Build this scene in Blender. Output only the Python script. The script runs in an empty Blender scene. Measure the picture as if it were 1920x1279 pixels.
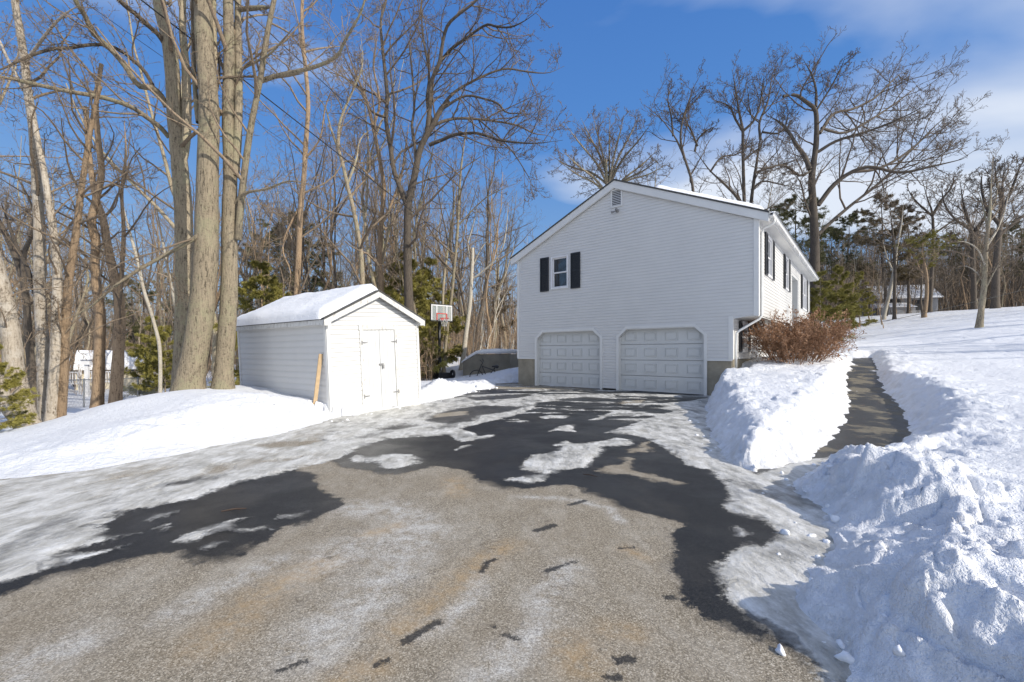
import bpy, math, random
import numpy as np
from mathutils import Vector
R_ = math.radians
rng = np.random.default_rng(7)
random.seed(7)
SC = bpy.context.scene
COL = SC.collection

# ------------------------------------------------------------------ camera, world, sun, exposure
FPX, HY, EYE = 810.24, 662.26, 1.3          # focal length and horizon in photo pixels, eye height
cd = bpy.data.cameras.new("camera"); cam = bpy.data.objects.new("camera", cd); COL.objects.link(cam)
cd.sensor_width = 36.0; cd.lens = FPX/1920*36
cd.shift_y = (HY-639.5)/1920
cd.clip_start = 0.05; cd.clip_end = 2000
cam.location = (0, 0, EYE); cam.rotation_euler = (math.pi/2, 0, 0)
SC.camera = cam
SUN_V = Vector((.843, -.538, 0)).normalized()
ELEV = R_(31)
sun_dir = Vector((SUN_V.x*math.cos(ELEV), SUN_V.y*math.cos(ELEV), math.sin(ELEV)))
w = bpy.data.worlds.new("World"); SC.world = w; w.use_nodes = True
nt = w.node_tree; N = nt.nodes; L = nt.links
for n in list(N): N.remove(n)
out = N.new('ShaderNodeOutputWorld'); bg = N.new('ShaderNodeBackground'); bg.inputs[1].default_value = 0.076
sky = N.new('ShaderNodeTexSky'); sky.sky_type = 'NISHITA'; sky.sun_disc = False
sky.sun_elevation = ELEV; sky.sun_rotation = math.atan2(SUN_V.x, SUN_V.y)
sky.air_density = 1.0; sky.dust_density = 0.25; sky.ozone_density = 3.0
hsv = N.new('ShaderNodeHueSaturation'); hsv.inputs['Saturation'].default_value = 1.0; hsv.inputs['Value'].default_value = 1.0
L.new(sky.outputs[0], hsv.inputs['Color'])
tc = N.new('ShaderNodeTexCoord'); sep = N.new('ShaderNodeSeparateXYZ'); L.new(tc.outputs['Generated'], sep.inputs[0])
def mth(op, a, b=None, c=None, clamp=False, tree=None):
    t = tree or nt
    m = t.nodes.new('ShaderNodeMath'); m.operation = op; m.use_clamp = clamp
    for i, v in enumerate((a, b, c)):
        if v is None: continue
        if isinstance(v, (int, float)): m.inputs[i].default_value = v
        else: t.links.new(v, m.inputs[i])
    return m.outputs[0]
zz = mth('ADD', mth('MAXIMUM', sep.outputs[2], 0.0), 0.12)
cu = mth('DIVIDE', sep.outputs[0], zz); cv = mth('DIVIDE', sep.outputs[1], zz)
comb = N.new('ShaderNodeCombineXYZ')
L.new(mth('ADD', mth('MULTIPLY', cu, 0.95), mth('MULTIPLY', cv, 0.30)), comb.inputs[0])
L.new(mth('MULTIPLY', cv, 1.35), comb.inputs[1]); comb.inputs[2].default_value = 3.3
cn = N.new('ShaderNodeTexNoise'); cn.inputs['Scale'].default_value = 0.95; cn.inputs['Detail'].default_value = 7
cn.inputs['Roughness'].default_value = 0.42; cn.inputs['Distortion'].default_value = 0.35
L.new(comb.outputs[0], cn.inputs['Vector'])
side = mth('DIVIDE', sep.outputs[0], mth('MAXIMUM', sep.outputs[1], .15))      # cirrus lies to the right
msk = mth('ADD', mth('MULTIPLY', mth('SUBTRACT', side, 0.02), 0.95, clamp=True), mth('MULTIPLY', mth('MULTIPLY', sep.outputs[1], -1.0), 1.1, clamp=True))  # second term: unseen cloud added behind the camera as neutral fill light
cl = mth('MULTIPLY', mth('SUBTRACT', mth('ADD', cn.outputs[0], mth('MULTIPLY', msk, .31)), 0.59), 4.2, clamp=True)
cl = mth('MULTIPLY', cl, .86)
grd = N.new('ShaderNodeValToRGB'); L.new(mth('MAXIMUM', sep.outputs[2], 0.0), grd.inputs[0]); ge_ = grd.color_ramp.elements
ge_.new(.22); ge_.new(.5)
for e_, (p_, c_) in zip(ge_, ((0, (.50, .66, .87, 1)), (.16, (.31, .55, .92, 1)), (.42, (.12, .36, .90, 1)), (.8, (.06, .22, .72, 1)))): e_.position = p_; e_.color = c_
gsc = N.new('ShaderNodeMixRGB'); gsc.blend_type = 'MULTIPLY'; gsc.inputs[0].default_value = 1; L.new(grd.outputs[0], gsc.inputs[1]); gsc.inputs[2].default_value = (7.6, 7.6, 7.6, 1)
both = N.new('ShaderNodeMixRGB'); both.inputs[0].default_value = .78; L.new(hsv.outputs[0], both.inputs[1]); L.new(gsc.outputs[0], both.inputs[2])
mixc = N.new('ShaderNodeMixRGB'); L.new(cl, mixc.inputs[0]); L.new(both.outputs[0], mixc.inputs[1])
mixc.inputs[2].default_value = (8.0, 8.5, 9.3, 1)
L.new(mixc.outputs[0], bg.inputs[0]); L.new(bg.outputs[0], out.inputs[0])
sd_ = bpy.data.lights.new("sun", 'SUN'); sd_.energy = 3.3; sd_.angle = R_(0.6); sd_.color = (1.0, .93, .82)
sun = bpy.data.objects.new("sun", sd_); COL.objects.link(sun)
sun.rotation_euler = sun_dir.to_track_quat('Z', 'Y').to_euler()
SC.view_settings.view_transform = 'Standard'; SC.view_settings.look = 'None'
SC.view_settings.exposure = 0.50; SC.view_settings.gamma = 1.0
SC.render.engine = 'CYCLES'
SC.cycles.max_bounces = 5; SC.cycles.diffuse_bounces = 3; SC.cycles.transparent_max_bounces = 6

# ------------------------------------------------------------------ helpers
def tag(o, label=None, cat=None, group=None, kind=None):
    if label: o['label'] = label
    if cat: o['category'] = cat
    if group: o['group'] = group
    if kind: o['kind'] = kind
    return o
def empty(name, loc=(0,0,0), rot=(0,0,0), label=None, cat=None, group=None):
    o = bpy.data.objects.new(name, None); COL.objects.link(o); o.location = loc; o.rotation_euler = rot
    o.empty_display_size = .3
    return tag(o, label, cat, group)
def link_mesh(name, me, mat, parent=None):
    o = bpy.data.objects.new(name, me); COL.objects.link(o)
    if mat is not None and not me.materials: me.materials.append(mat)
    if parent is not None: o.parent = parent
    return o
def np_mesh(name, V, F, smooth=False, attrs=None):
    """V (n,3), F (m,k) with k = 3 or 4"""
    V = np.asarray(V, np.float32); F = np.asarray(F, np.int32)
    me = bpy.data.meshes.new(name)
    me.vertices.add(len(V)); me.vertices.foreach_set('co', V.ravel())
    k = F.shape[1]
    me.loops.add(F.size); me.loops.foreach_set('vertex_index', F.ravel())
    me.polygons.add(len(F)); me.polygons.foreach_set('loop_start', np.arange(0, F.size, k, dtype=np.int32))
    if smooth: me.polygons.foreach_set('use_smooth', np.ones(len(F), bool))
    me.update(calc_edges=True)
    if attrs:
        for n, a in attrs.items():
            at = me.attributes.new(n, 'FLOAT', 'POINT'); at.data.foreach_set('value', np.asarray(a, np.float32))
    return me
class MB:
    """collects boxes, prisms, tubes and quads into ONE mesh"""
    def __init__(s): s.v = []; s.f = []
    def add(s, vs, fs):
        o = len(s.v); s.v += [tuple(map(float, p)) for p in vs]; s.f += [tuple(i+o for i in f) for f in fs]; return s
    def box(s, x0, x1, y0, y1, z0, z1):
        return s.add([(x0,y0,z0),(x1,y0,z0),(x1,y1,z0),(x0,y1,z0),(x0,y0,z1),(x1,y0,z1),(x1,y1,z1),(x0,y1,z1)],
            [(0,3,2,1),(4,5,6,7),(0,1,5,4),(1,2,6,5),(2,3,7,6),(3,0,4,7)])
    def prism(s, prof, y0, y1, axis='y'):
        n = len(prof); m = {'y': lambda a, b, c: (a, c, b), 'x': lambda a, b, c: (c, a, b), 'z': lambda a, b, c: (a, b, c)}[axis]
        vs = [m(a, b, y0) for a, b in prof]+[m(a, b, y1) for a, b in prof]
        return s.add(vs, [tuple(range(n)), tuple(range(2*n-1, n-1, -1))]+[(i, i+n, (i+1) % n+n, (i+1) % n) for i in range(n)])
    def tube(s, pts, r, sides=8, cap=True):
        pts = [Vector(p) for p in pts]; n = len(pts)
        rr = r if isinstance(r, (list, tuple)) else [r]*n
        vs = []; ref = None
        for i, p in enumerate(pts):
            t = (pts[min(i+1, n-1)]-pts[max(i-1, 0)]).normalized()
            if ref is None: ref = Vector((0,0,1)) if abs(t.z) < .9 else Vector((1,0,0))
            a = t.cross(ref).normalized(); b = t.cross(a)
            for k in range(sides):
                q = 2*math.pi*k/sides; vs.append(p+(a*math.cos(q)+b*math.sin(q))*rr[i])
        fs = [(i*sides+k, i*sides+(k+1) % sides, (i+1)*sides+(k+1) % sides, (i+1)*sides+k) for i in range(n-1) for k in range(sides)]
        if cap: fs += [tuple(range(sides)), tuple(range(n*sides-1, (n-1)*sides-1, -1))]
        return s.add(vs, fs)
    def torus(s, c, R, r, ax='y', n=28, m=8):
        pts = []
        for i in range(n+1):
            a = 2*math.pi*i/n; p = {'y': (math.cos(a), 0, math.sin(a)), 'z': (math.cos(a), math.sin(a), 0), 'x': (0, math.cos(a), math.sin(a))}[ax]
            pts.append([c[j]+R*p[j] for j in range(3)])
        return s.tube(pts, r, m, False)
    def build(s, name, mat, parent=None, smooth=False, bevel=0):
        me = bpy.data.meshes.new(name); me.from_pydata(s.v, [], s.f); me.update()
        import bmesh
        bm = bmesh.new(); bm.from_mesh(me); bmesh.ops.recalc_face_normals(bm, faces=bm.faces); bm.to_mesh(me); bm.free()
        if smooth: me.polygons.foreach_set('use_smooth', [True]*len(me.polygons))
        o = link_mesh(name, me, mat, parent)
        if bevel:
            b = o.modifiers.new('bevel', 'BEVEL'); b.width = bevel; b.segments = 2; b.limit_method = 'ANGLE'
        return o
def pz(px, py, Z):            # photo pixel at depth Z -> world
    return ((px-960)/FPX*Z, Z, EYE-(py-HY)/FPX*Z)
def pg(px, py, z=0.0):        # photo pixel on the level z -> world x, y
    Z = (EYE-z)*FPX/(py-HY); return ((px-960)/FPX*Z, Z)

# ---- noise in numpy
_perm = rng.permutation(4096); _ga = rng.uniform(0, 2*np.pi, 4096); _gx, _gy = np.cos(_ga), np.sin(_ga)
def perlin(x, y):
    xi = np.floor(x).astype(np.int64); yi = np.floor(y).astype(np.int64); xf = x-xi; yf = y-yi
    u = xf*xf*xf*(xf*(xf*6-15)+10); v = yf*yf*yf*(yf*(yf*6-15)+10)
    def g(ix, iy, dx, dy):
        h = _perm[(_perm[ix & 4095]+iy) & 4095]; return _gx[h]*dx+_gy[h]*dy
    a = g(xi, yi, xf, yf); b = g(xi+1, yi, xf-1, yf); c = g(xi, yi+1, xf, yf-1); d = g(xi+1, yi+1, xf-1, yf-1)
    return (a+(b-a)*u)+((c+(d-c)*u)-(a+(b-a)*u))*v
def fbm(x, y, oct=4, gain=.5):
    s = 0; a = 1
    for o in range(oct): s = s+a*perlin(x+o*17.3, y-o*9.1); x = x*2.03; y = y*2.03; a *= gain
    return s
def billow(x, y, oct=3):
    s = 0; a = 1
    for o in range(oct): s = s+a*(1-2.4*np.sqrt(perlin(x+o*31.7, y+o*11.9)**2+.012)); x = x*2.1; y = y*2.1; a *= .5
    return s/1.75-.25
def plates(x, y, seed=0):
    xi = np.floor(x).astype(np.int64); yi = np.floor(y).astype(np.int64); f1 = np.full(x.shape, 9.); f2 = f1.copy(); v = np.zeros(x.shape)
    for i in (-1, 0, 1):
        for j in (-1, 0, 1):
            h = _perm[(_perm[(xi+i+seed) & 4095]+yi+j) & 4095]; px = xi+i+.5+.45*_gx[h]; py = yi+j+.5+.45*_gy[h]; d = np.hypot(x-px, y-py)
            val = (h % 97)/97.-.5+.55*((x-px)*_gy[h]-(y-py)*_gx[h])
            near = d < f1; f2 = np.where(near, f1, np.minimum(f2, d)); v = np.where(near, val, v); f1 = np.where(near, d, f1)
    return v*sstep(f2-f1, 0, .16)-.25*(1-sstep(f2-f1, 0, .12))
def sstep(x, a=0., b=1.):
    t = np.clip((x-a)/(b-a), 0, 1); return t*t*(3-2*t)
def sdf(X, Y, poly):
    """signed distance, positive inside"""
    P = np.asarray(poly, float); n = len(P); d2 = np.full(X.shape, 1e18); ins = np.zeros(X.shape, bool)
    for i in range(n):
        ax, ay = P[i]; bx, by = P[(i+1) % n]; ex, ey = bx-ax, by-ay
        wx, wy = X-ax, Y-ay; t = np.clip((wx*ex+wy*ey)/(ex*ex+ey*ey+1e-12), 0, 1)
        d2 = np.minimum(d2, (wx-ex*t)**2+(wy-ey*t)**2)
        if ay != by:
            c = ((ay > Y) != (by > Y)) & (X < (bx-ax)*(Y-ay)/(by-ay)+ax); ins ^= c
    d = np.sqrt(d2); return np.where(ins, d, -d)
def sdline(X, Y, pts):
    P = np.asarray(pts, float); d2 = np.full(X.shape, 1e18)
    for i in range(len(P)-1):
        ax, ay = P[i]; bx, by = P[i+1]; ex, ey = bx-ax, by-ay
        wx, wy = X-ax, Y-ay; t = np.clip((wx*ex+wy*ey)/(ex*ex+ey*ey+1e-12), 0, 1)
        d2 = np.minimum(d2, (wx-ex*t)**2+(wy-ey*t)**2)
    return np.sqrt(d2)

# ------------------------------------------------------------------ materials
class Mat:
    def __init__(s, name):
        s.m = bpy.data.materials.new(name); s.m.use_nodes = True; s.t = s.m.node_tree; s.n = s.t.nodes; s.l = s.t.links
        s.b = s.n['Principled BSDF']; s.coord = None
    def tc(s, kind='Object'):
        n = s.n.new('ShaderNodeTexCoord'); return n.outputs[kind]
    def scale(s, vec, sc):
        n = s.n.new('ShaderNodeMapping'); s.l.new(vec, n.inputs[0]); n.inputs['Scale'].default_value = sc; return n.outputs[0]
    def noise(s, vec, scale, detail=4, rough=.5, dist=0):
        n = s.n.new('ShaderNodeTexNoise'); s.l.new(vec, n.inputs['Vector']); n.inputs['Scale'].default_value = scale
        n.inputs['Detail'].default_value = detail; n.inputs['Roughness'].default_value = rough; n.inputs['Distortion'].default_value = dist
        return n.outputs[0]
    def vor(s, vec, scale, out='Distance'):
        n = s.n.new('ShaderNodeTexVoronoi'); s.l.new(vec, n.inputs['Vector']); n.inputs['Scale'].default_value = scale; return n.outputs[out]
    def math(s, op, a, b=None, c=None, clamp=False): return mth(op, a, b, c, clamp, s.t)
    def ramp(s, fac, stops):
        n = s.n.new('ShaderNodeValToRGB'); s.l.new(fac, n.inputs[0]); e = n.color_ramp.elements
        while len(e) < len(stops): e.new(.5)
        for i, (p, c) in enumerate(stops): e[i].position = p; e[i].color = (*c, 1) if len(c) == 3 else c
        return n.outputs[0]
    def mix(s, fac, a, b):
        n = s.n.new('ShaderNodeMixRGB')
        for i, v in enumerate((fac, a, b)):
            if isinstance(v, (int, float)): n.inputs[i].default_value = v
            elif isinstance(v, tuple): n.inputs[i].default_value = (*v, 1)
            else: s.l.new(v, n.inputs[i])
        return n.outputs[0]
    def attr(s, name):
        n = s.n.new('ShaderNodeAttribute'); n.attribute_name = name; return n.outputs['Fac']
    def set(s, key, v):
        if isinstance(v, (int, float)): s.b.inputs[key].default_value = v
        elif isinstance(v, tuple): s.b.inputs[key].default_value = (*v, 1)
        else: s.l.new(v, s.b.inputs[key])
        return s
    def bump(s, h, strength=.5, dist=.01, normal=None):
        n = s.n.new('ShaderNodeBump'); s.l.new(h, n.inputs['Height']); n.inputs['Strength'].default_value = strength
        n.inputs['Distance'].default_value = dist
        if normal is not None: s.l.new(normal, n.inputs['Normal'])
        s.l.new(n.outputs[0], s.b.inputs['Normal']); return n.outputs[0]
def simple(name, col, rough=.6, var=.12, nscale=6, metal=0, bumpd=0, bscale=30):
    m = Mat(name); c = m.tc(); f = m.noise(c, nscale, 5, .6)
    dk = tuple(x*(1-var) for x in col); lt = tuple(min(1, x*(1+var)) for x in col)
    m.set('Base Color', m.ramp(f, [(.3, dk), (.7, lt)])); m.set('Roughness', rough); m.set('Metallic', metal)
    if bumpd: m.bump(m.noise(c, bscale, 4, .6), .6, bumpd)
    return m.m
M = {}
M['white_siding'] = simple('white_siding', (.64, .635, .62), .45, .03, 1.2, bumpd=.001, bscale=60)
M['shed_siding'] = simple('shed_siding', (.64, .64, .63), .5, .03, 1.5, bumpd=.001, bscale=60)
M['white_trim'] = simple('white_trim', (.70, .70, .68), .45, .04, 3)
m = Mat('weathered_white'); c = m.tc(); f = m.noise(m.scale(c, (9, 9, 2.2)), 4, 6, .65)
m.set('Base Color', m.ramp(f, [(.36, (.42, .40, .37)), (.47, (.62, .62, .60)), (.7, (.70, .70, .68))])); m.set('Roughness', .65); M['weathered'] = m.m
m = Mat('door_planks'); c = m.tc(); f = m.noise(m.scale(c, (14, 14, .9)), 3, 5, .6)
m.set('Base Color', m.ramp(f, [(.3, (.57, .58, .58)), (.7, (.68, .69, .69))])); m.set('Roughness', .6); M['planks'] = m.m
M['garage_door'] = simple('garage_door_paint', (.60, .61, .60), .4, .04, 1.5)
M['shutter'] = simple('dark_shutter', (.012, .014, .018), .4, .1)
M['concrete'] = simple('foundation_concrete', (.30, .27, .21), .9, .2, 3, bumpd=.004)
M['retaining'] = simple('retaining_concrete', (.20, .185, .15), .9, .3, 1.4, bumpd=.004)
M['shingle'] = simple('asphalt_shingle', (.07, .07, .068), .9, .4, 25, bumpd=.004)
M['black_plastic'] = simple('black_plastic', (.015, .015, .016), .4, .2)
M['black_metal'] = simple('black_metal', (.02, .02, .021), .4, .2)
M['grey_metal'] = simple('grey_metal', (.28, .28, .28), .5, .2, metal=.3)
M['red_metal'] = simple('red_metal', (.55, .05, .04), .5, .1)
M['net'] = simple('white_net', (.6, .6, .6), .9, .1)
M['lumber'] = simple('lumber', (.46, .33, .19), .6, .15, 8)
M['cream'] = simple('cream_siding', (.62, .55, .40), .6, .08)
M['greyhouse'] = simple('grey_siding', (.30, .30, .31), .7, .12, 1)
M['white_paint'] = simple('white_paint', (.72, .72, .73), .5, .05)
M['rubber'] = simple('cable_rubber', (.02, .02, .02), .6, .1)
M['galv'] = simple('galvanised_wire', (.30, .31, .32), .5, .1, metal=.5)
M['interior'] = simple('dark_interior', (.035, .037, .042), .8, .3, 2)
M['curtain'] = simple('pale_curtain', (.35, .36, .37), .9, .3, 5)
m = Mat('window_glass'); m.set('Base Color', (.03, .035, .04)); m.set('Roughness', .04); m.set('Specular IOR Level', .9); m.set('Coat Weight', .6)
c = m.tc(); m.bump(m.noise(c, 1.4, 2), .06, .02); M['glass'] = m.m
m = Mat('clear_backboard'); m.set('Base Color', (.55, .60, .60)); m.set('Roughness', .1); m.set('Alpha', .35); M['acrylic'] = m.m
m = Mat('snow'); c = m.tc()
n1 = m.noise(c, 1.1, 5, .55); n2 = m.noise(c, 14, 5, .65); n3 = m.noise(c, 90, 3, .6)
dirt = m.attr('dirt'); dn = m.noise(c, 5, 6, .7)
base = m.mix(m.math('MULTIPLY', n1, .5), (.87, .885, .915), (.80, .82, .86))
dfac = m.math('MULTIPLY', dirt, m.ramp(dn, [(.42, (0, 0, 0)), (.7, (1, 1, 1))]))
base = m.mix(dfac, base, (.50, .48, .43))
m.set('Base Color', base); m.set('Roughness', .55)
m.b.inputs['Subsurface Weight'].default_value = 0
h = m.math('ADD', m.math('MULTIPLY', n2, .8), m.math('MULTIPLY', n3, .25))
m.bump(h, 1.0, .05); M['snow'] = m.m
m = Mat('roof_snow'); c = m.tc(); m.set('Base Color', (.86, .875, .90)); m.set('Roughness', .6)
m.bump(m.math('ADD', m.noise(c, 9, 5, .65), m.math('MULTIPLY', m.noise(c, 40, 3), .3)), .7, .03); M['roof_snow'] = m.m

# ------------------------------------------------------------------ terrain
def P2(l, z=0.): return [pg(a, b, z) for a, b in l]
def path_h(y):               # walkway rises beyond the driveway
    return np.interp(y, [5.6, 7.5, 9, 11.5, 15, 18, 22], [0, .08, .21, .48, .97, 1.22, 1.4])
def pp(px, py):              # photo pixel on the rising walkway
    lo, hi = 4.0, 22.0
    for _ in range(40):
        Z = (lo+hi)/2
        if EYE-(py-HY)/FPX*Z < path_h(Z): hi = Z
        else: lo = Z
    return ((px-960)/FPX*Z, Z)
foot_l = [(878,738),(860,743),(800,758),(760,765),(690,777),(620,797),(526,822),(396,848),(297,869),(174,891),(0,916)]
foot_r = [(1575,1279),(1535,1215),(1500,1160),(1478,1110),(1484,1060),(1515,1015),(1545,965),(1500,940),(1488,912),(1512,880),(1560,868)]
foot_a = [(1552,846),(1520,864),(1470,878),(1420,886),(1380,876),(1345,852),(1328,822),(1318,790),(1322,765),(1332,748),(1345,739)]
drive = [(1.55, -14)]+[(1.47, 1.0)]+P2(foot_r)+[pp(1640,852)]+P2(foot_a)+[(6.5,12.6),(7.2,13.4),(.3,19.2),(-.6,18.5)]+P2([(930,729),(895,732)])+P2(foot_l)+[(-12, 3.2), (-18, 1), (-18, -14)]
path_l = [(1603,671),(1594,690),(1586,715),(1592,740),(1600,762),(1592,790),(1576,815),(1556,838),(1552,848)]
path_r = [(1660,850),(1684,834),(1696,812),(1697,790),(1676,752),(1654,722),(1642,700),(1634,671)]
walk = [pp(*q) for q in path_l]+[pg(1560,872), pg(1640,866)]+[pp(*q) for q in path_r]
CP = [ # top of the snow: x, y, z
 (1.8,1.0,.40),(2.0,2.05,.45),(3.5,3,.38),(2.75,3.5,.46),(3.4,2.0,.42),(6.7,5.8,.50),(5,4.2,.38),(3.4,4.1,.30),(4.3,4.8,.28),(5.3,5.3,.36),(6.0,6.2,.42),(2.35,2.75,.24),(9,9,.72),(12,9,.78),(16,9,1.0),(7,2,.6),(12,0,.7),(3,-4,.45),(8.5,7.5,.62),
 (11,11.5,.74),(14,14.5,1.25),(20,16,2.1),(16,18,1.65),(21.7,20,2.5),(20,25,2.0+.1),(27,30,3.3),(38,32,4.7),(33,26,3.9),(28,18,2.9),(24,12,1.9),(45,50,5.6),(30,50,4.8),(20,30,2.2),(15,24,1.75),(60,30,6),(70,80,6),(18,40,2.2),(22,60,2.6),(40,10,3),
 (4.3,8,.55),(4.0,6.4,.44),(5.0,7.4,.52),(5.2,8.6,.60),(7,11,.80),(3.95,9,.52),(8.4,12.4,1.0),(9.5,14.5,1.15),(7.5,12,.9),(12,18,1.35),(17,26,1.6),(5.8,11.6,.75),
 (-4.6,8.6,.42),(-5.6,9.3,.46),(-6.9,10.6,.5),(-4.2,8.2,.42),(-5.9,8.1,.60),(-5.2,7.6,.55),(-7.2,8.0,.44),(-8.0,7.4,.13),(-7.6,6.6,.10),(-7.1,6.0,.06),(-6.6,5.2,.06),(-10,8.5,-.3),(-9,9.5,-.2),(-11,7,-.2),(-9,5,-.02),(-14,4,-.1),
 (-3.3,9.4,.16),(-2.7,10.4,.12),(-2.2,11.4,.30),(-1.85,12.3,.72),(-1.4,13.4,.45),(-1.0,13.2,.35),(-2.6,12.5,.32),(-3.2,14,.2),
 (-8,12,.0),(-10.5,11,-.35),(-14,14,-.6),(-18,20,-1.05),(-30,35,-1.4),(-20,35,-1.3),(-12,20,-.5),(-50,40,-1.5),(-40,70,-1.6),(-20,70,-1.2),(-30,12,-.8),
 (-3,22,.05),(-2.0,20,.15),(-1,22,.30),(-3.8,24,.2),(-.4,21,.5),(-.8,19.2,.2),(-1.2,24,.55),(-4.5,32,1.02),(-6,45,1.0),(0,40,1.1),(6,60,1.5),(-8,26,.2),(2,30,1.0),(10,32,1.6),(-5,18,.1),
]
CP = np.array(CP)
def _k(r2): return np.sqrt(r2+.6)
_A = _k((CP[:,None,0]-CP[None,:,0])**2+(CP[:,None,1]-CP[None,:,1])**2)+np.eye(len(CP))*-.02
_w = np.linalg.solve(_A, CP[:,2]-.5)
def top_h(X, Y):
    X = np.clip(X, -70, 80); Y = np.clip(Y, -8, 90); s = np.full(X.shape, .5)
    for (x, y, z), ww in zip(CP, _w): s = s+ww*_k((X-x)**2+(Y-y)**2)
    return np.clip(s, -2, 8)
def snow_z(X, Y, detail=True):
    dd = sdf(X, Y, drive); dw = sdf(X, Y, walk)
    edge = .075*fbm(X*2.3, Y*2.3, 3)+.035*fbm(X*9, Y*9, 2)
    d = -np.maximum(dd, dw)+edge                        # distance into the snow
    near_path = sstep(dw-dd, -.4, .4)*sstep(X, 3.4, 4.4)
    F = path_h(Y)*near_path
    S = top_h(X, Y)
    wdt = np.where(X < 0, 1.5, .42)                    # ploughed edge: long slope at left, cut bank at right
    wdt = np.where((X < 0) & (Y > 8.9), .55, wdt)
    wdt = wdt+.30*sstep(X, 2, 2.5)*sstep(Y, 5, 6)*(1-sstep(Y, 9, 10.5))
    wdt = wdt+(.33+.15*fbm(X*2, Y*2, 2))*sstep(X, .8, 1.2)*(1-sstep(Y, 2.6, 4.4))
    pr = sstep(d, -.05, wdt)
    pr = np.where(X > 0, np.clip(pr, 0, 1)**.8, pr)
    h = F-.035+(S-F+.035)*pr
    if detail:
        R = np.hypot(X, Y)
        crest = np.exp(-((d-.5*wdt-.15)/.75)**2)*(d > -.2)
        chunky = np.where(X > 0, .5+.5*(1-sstep(Y, 3.8, 6.2)), .34+.45*sstep(Y, 6.4, 8.0))*crest*np.clip(h*3+.25, 0, 1)
        h = h+chunky*(.09*billow(X*1.5, Y*1.5, 2)+.035*billow(X*3.3+9, Y*3.3, 3)+.02*fbm(X*5.5, Y*5.5, 3)+.14*plates(X*1.5+.5*fbm(X, Y, 2), Y*1.5+.5*fbm(X+9, Y, 2))+.06*plates(X*4.2+.4*fbm(X*3, Y*3, 2), Y*4.2, 50)+.022*plates(X*10, Y*10, 90)+.014*fbm(X*15, Y*15, 2))
        on = sstep(d, 0, .3)
        rough = on*(.35+.65*sstep(fbm(X*.45+3, Y*.45, 2), -.1, .35))*np.where(X > 0, 1, .5)
        h = h+on*.045*fbm(X*.55, Y*.55, 3)+rough*(.030*fbm(X*2.0, Y*2.0, 3)+.013*billow(X*6, Y*6, 2)+.007*fbm(X*17, Y*17, 2))*np.clip(30/(R+8), .2, 1)
        foot = on*np.where(X > 3, 1, 0)*sstep(perlin(X*2.6+5, Y*3.4), .33, .5)   # trodden holes in the lawn
        h = h-.035*foot
    return h, d
fine = np.radians(np.arange(-55, 55.01, .15)); coarse = np.radians(np.arange(60, 300.1, 6))
ANG = np.concatenate([fine, coarse]); NR = 800
RAD = .7*np.exp(np.linspace(0, math.log(260/.7), NR))
def polar(rad, ang):
    rr, aa = np.meshgrid(rad, ang, indexing='ij'); return rr*np.sin(aa), rr*np.cos(aa)
def grid_faces(nr, na, wrap):
    i = np.arange(nr-1)[:,None]*na; k = np.arange(na if wrap else na-1)[None,:]; k2 = (k+1) % na
    return np.stack([i+k, i+k2, i+na+k2, i+na+k], -1).reshape(-1, 4)
def compact(V, F, attrs):
    used = np.zeros(len(V), bool); used[F.ravel()] = True; idx = np.cumsum(used)-1
    return V[used], idx[F], {k: a[used] for k, a in attrs.items()}
X, Y = polar(RAD, ANG)
H, D = snow_z(X, Y)
# overhanging lumps: push the cut banks sideways a little
V = np.stack([X, Y, H], -1).reshape(-1, 3)
lump = (np.exp(-((D-.25)/.35)**2)*(X > .5)).ravel()
V[:,0] += lump*.06*fbm(X*3+7, Y*3, 2).ravel(); V[:,1] += lump*.06*fbm(X*3, Y*3+13, 2).ravel()
F = grid_faces(NR, len(ANG), True)
keep = (D.ravel()[F] > -.16).any(1)
F = F[keep][:, ::-1]
dirt = np.clip(np.exp(-np.abs(D)/.25)*.9+.06, 0, 1).ravel()*(np.hypot(X, Y).ravel() < 30)
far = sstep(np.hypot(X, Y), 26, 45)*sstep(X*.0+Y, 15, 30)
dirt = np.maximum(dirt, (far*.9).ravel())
V2, F2, A2 = compact(V, F, {'dirt': dirt})
o = link_mesh('snow_ground', np_mesh('snow_ground', V2, F2, True, A2), M['snow']); tag(o, kind='structure')
def gz(x, y):
    h, _ = snow_z(np.array([float(x)]), np.array([float(y)]), False); return float(h[0])

# driveway sheet with the traced wet, icy and stained patches as distances in metres
WET = [P2([(600,840),(617,867),(681,883),(712,891),(760,889),(793,880),(823,874),(877,885),(893,902),(937,920),(973,918),(1030,913),(1077,909),(1113,932),(1160,950),(1227,967),(1272,985),(1260,993),(1263,1020),(1254,1053),(1256,1075),(1266,1112),(1302,1144),(1351,1172),(1380,1185),(1422,1205),(1470,1235),(1510,1262),(1535,1290),(1900,1290),(1900,735),(640,728)]),
 P2([(0,1119),(51,1103),(111,1079),(158,1073),(237,1053),(277,1040),(325,1038),(328,1050),(356,1065),(416,1055),(463,1038),(511,1014),(511,1002),(534,992),(570,986),(617,960),(649,945),(625,925),(590,919),(602,905),(590,888),(554,878),(300,900),(0,1000),(-300,1100),(-300,1190)])]
DRY = [P2([(1120,883),(1134,873),(1167,870),(1177,857),(1193,860),(1173,873),(1188,884),(1227,893),(1273,905),(1240,902),(1193,893),(1143,885)]), P2([(1180,843),(1213,840),(1208,847),(1182,848)]), P2([(1200,832),(1216,828),(1212,838),(1200,838)]),
 P2([(820,776),(880,770),(870,778),(815,783)]), P2([(1170,752),(1206,750),(1200,758),(1165,757)])]
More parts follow.
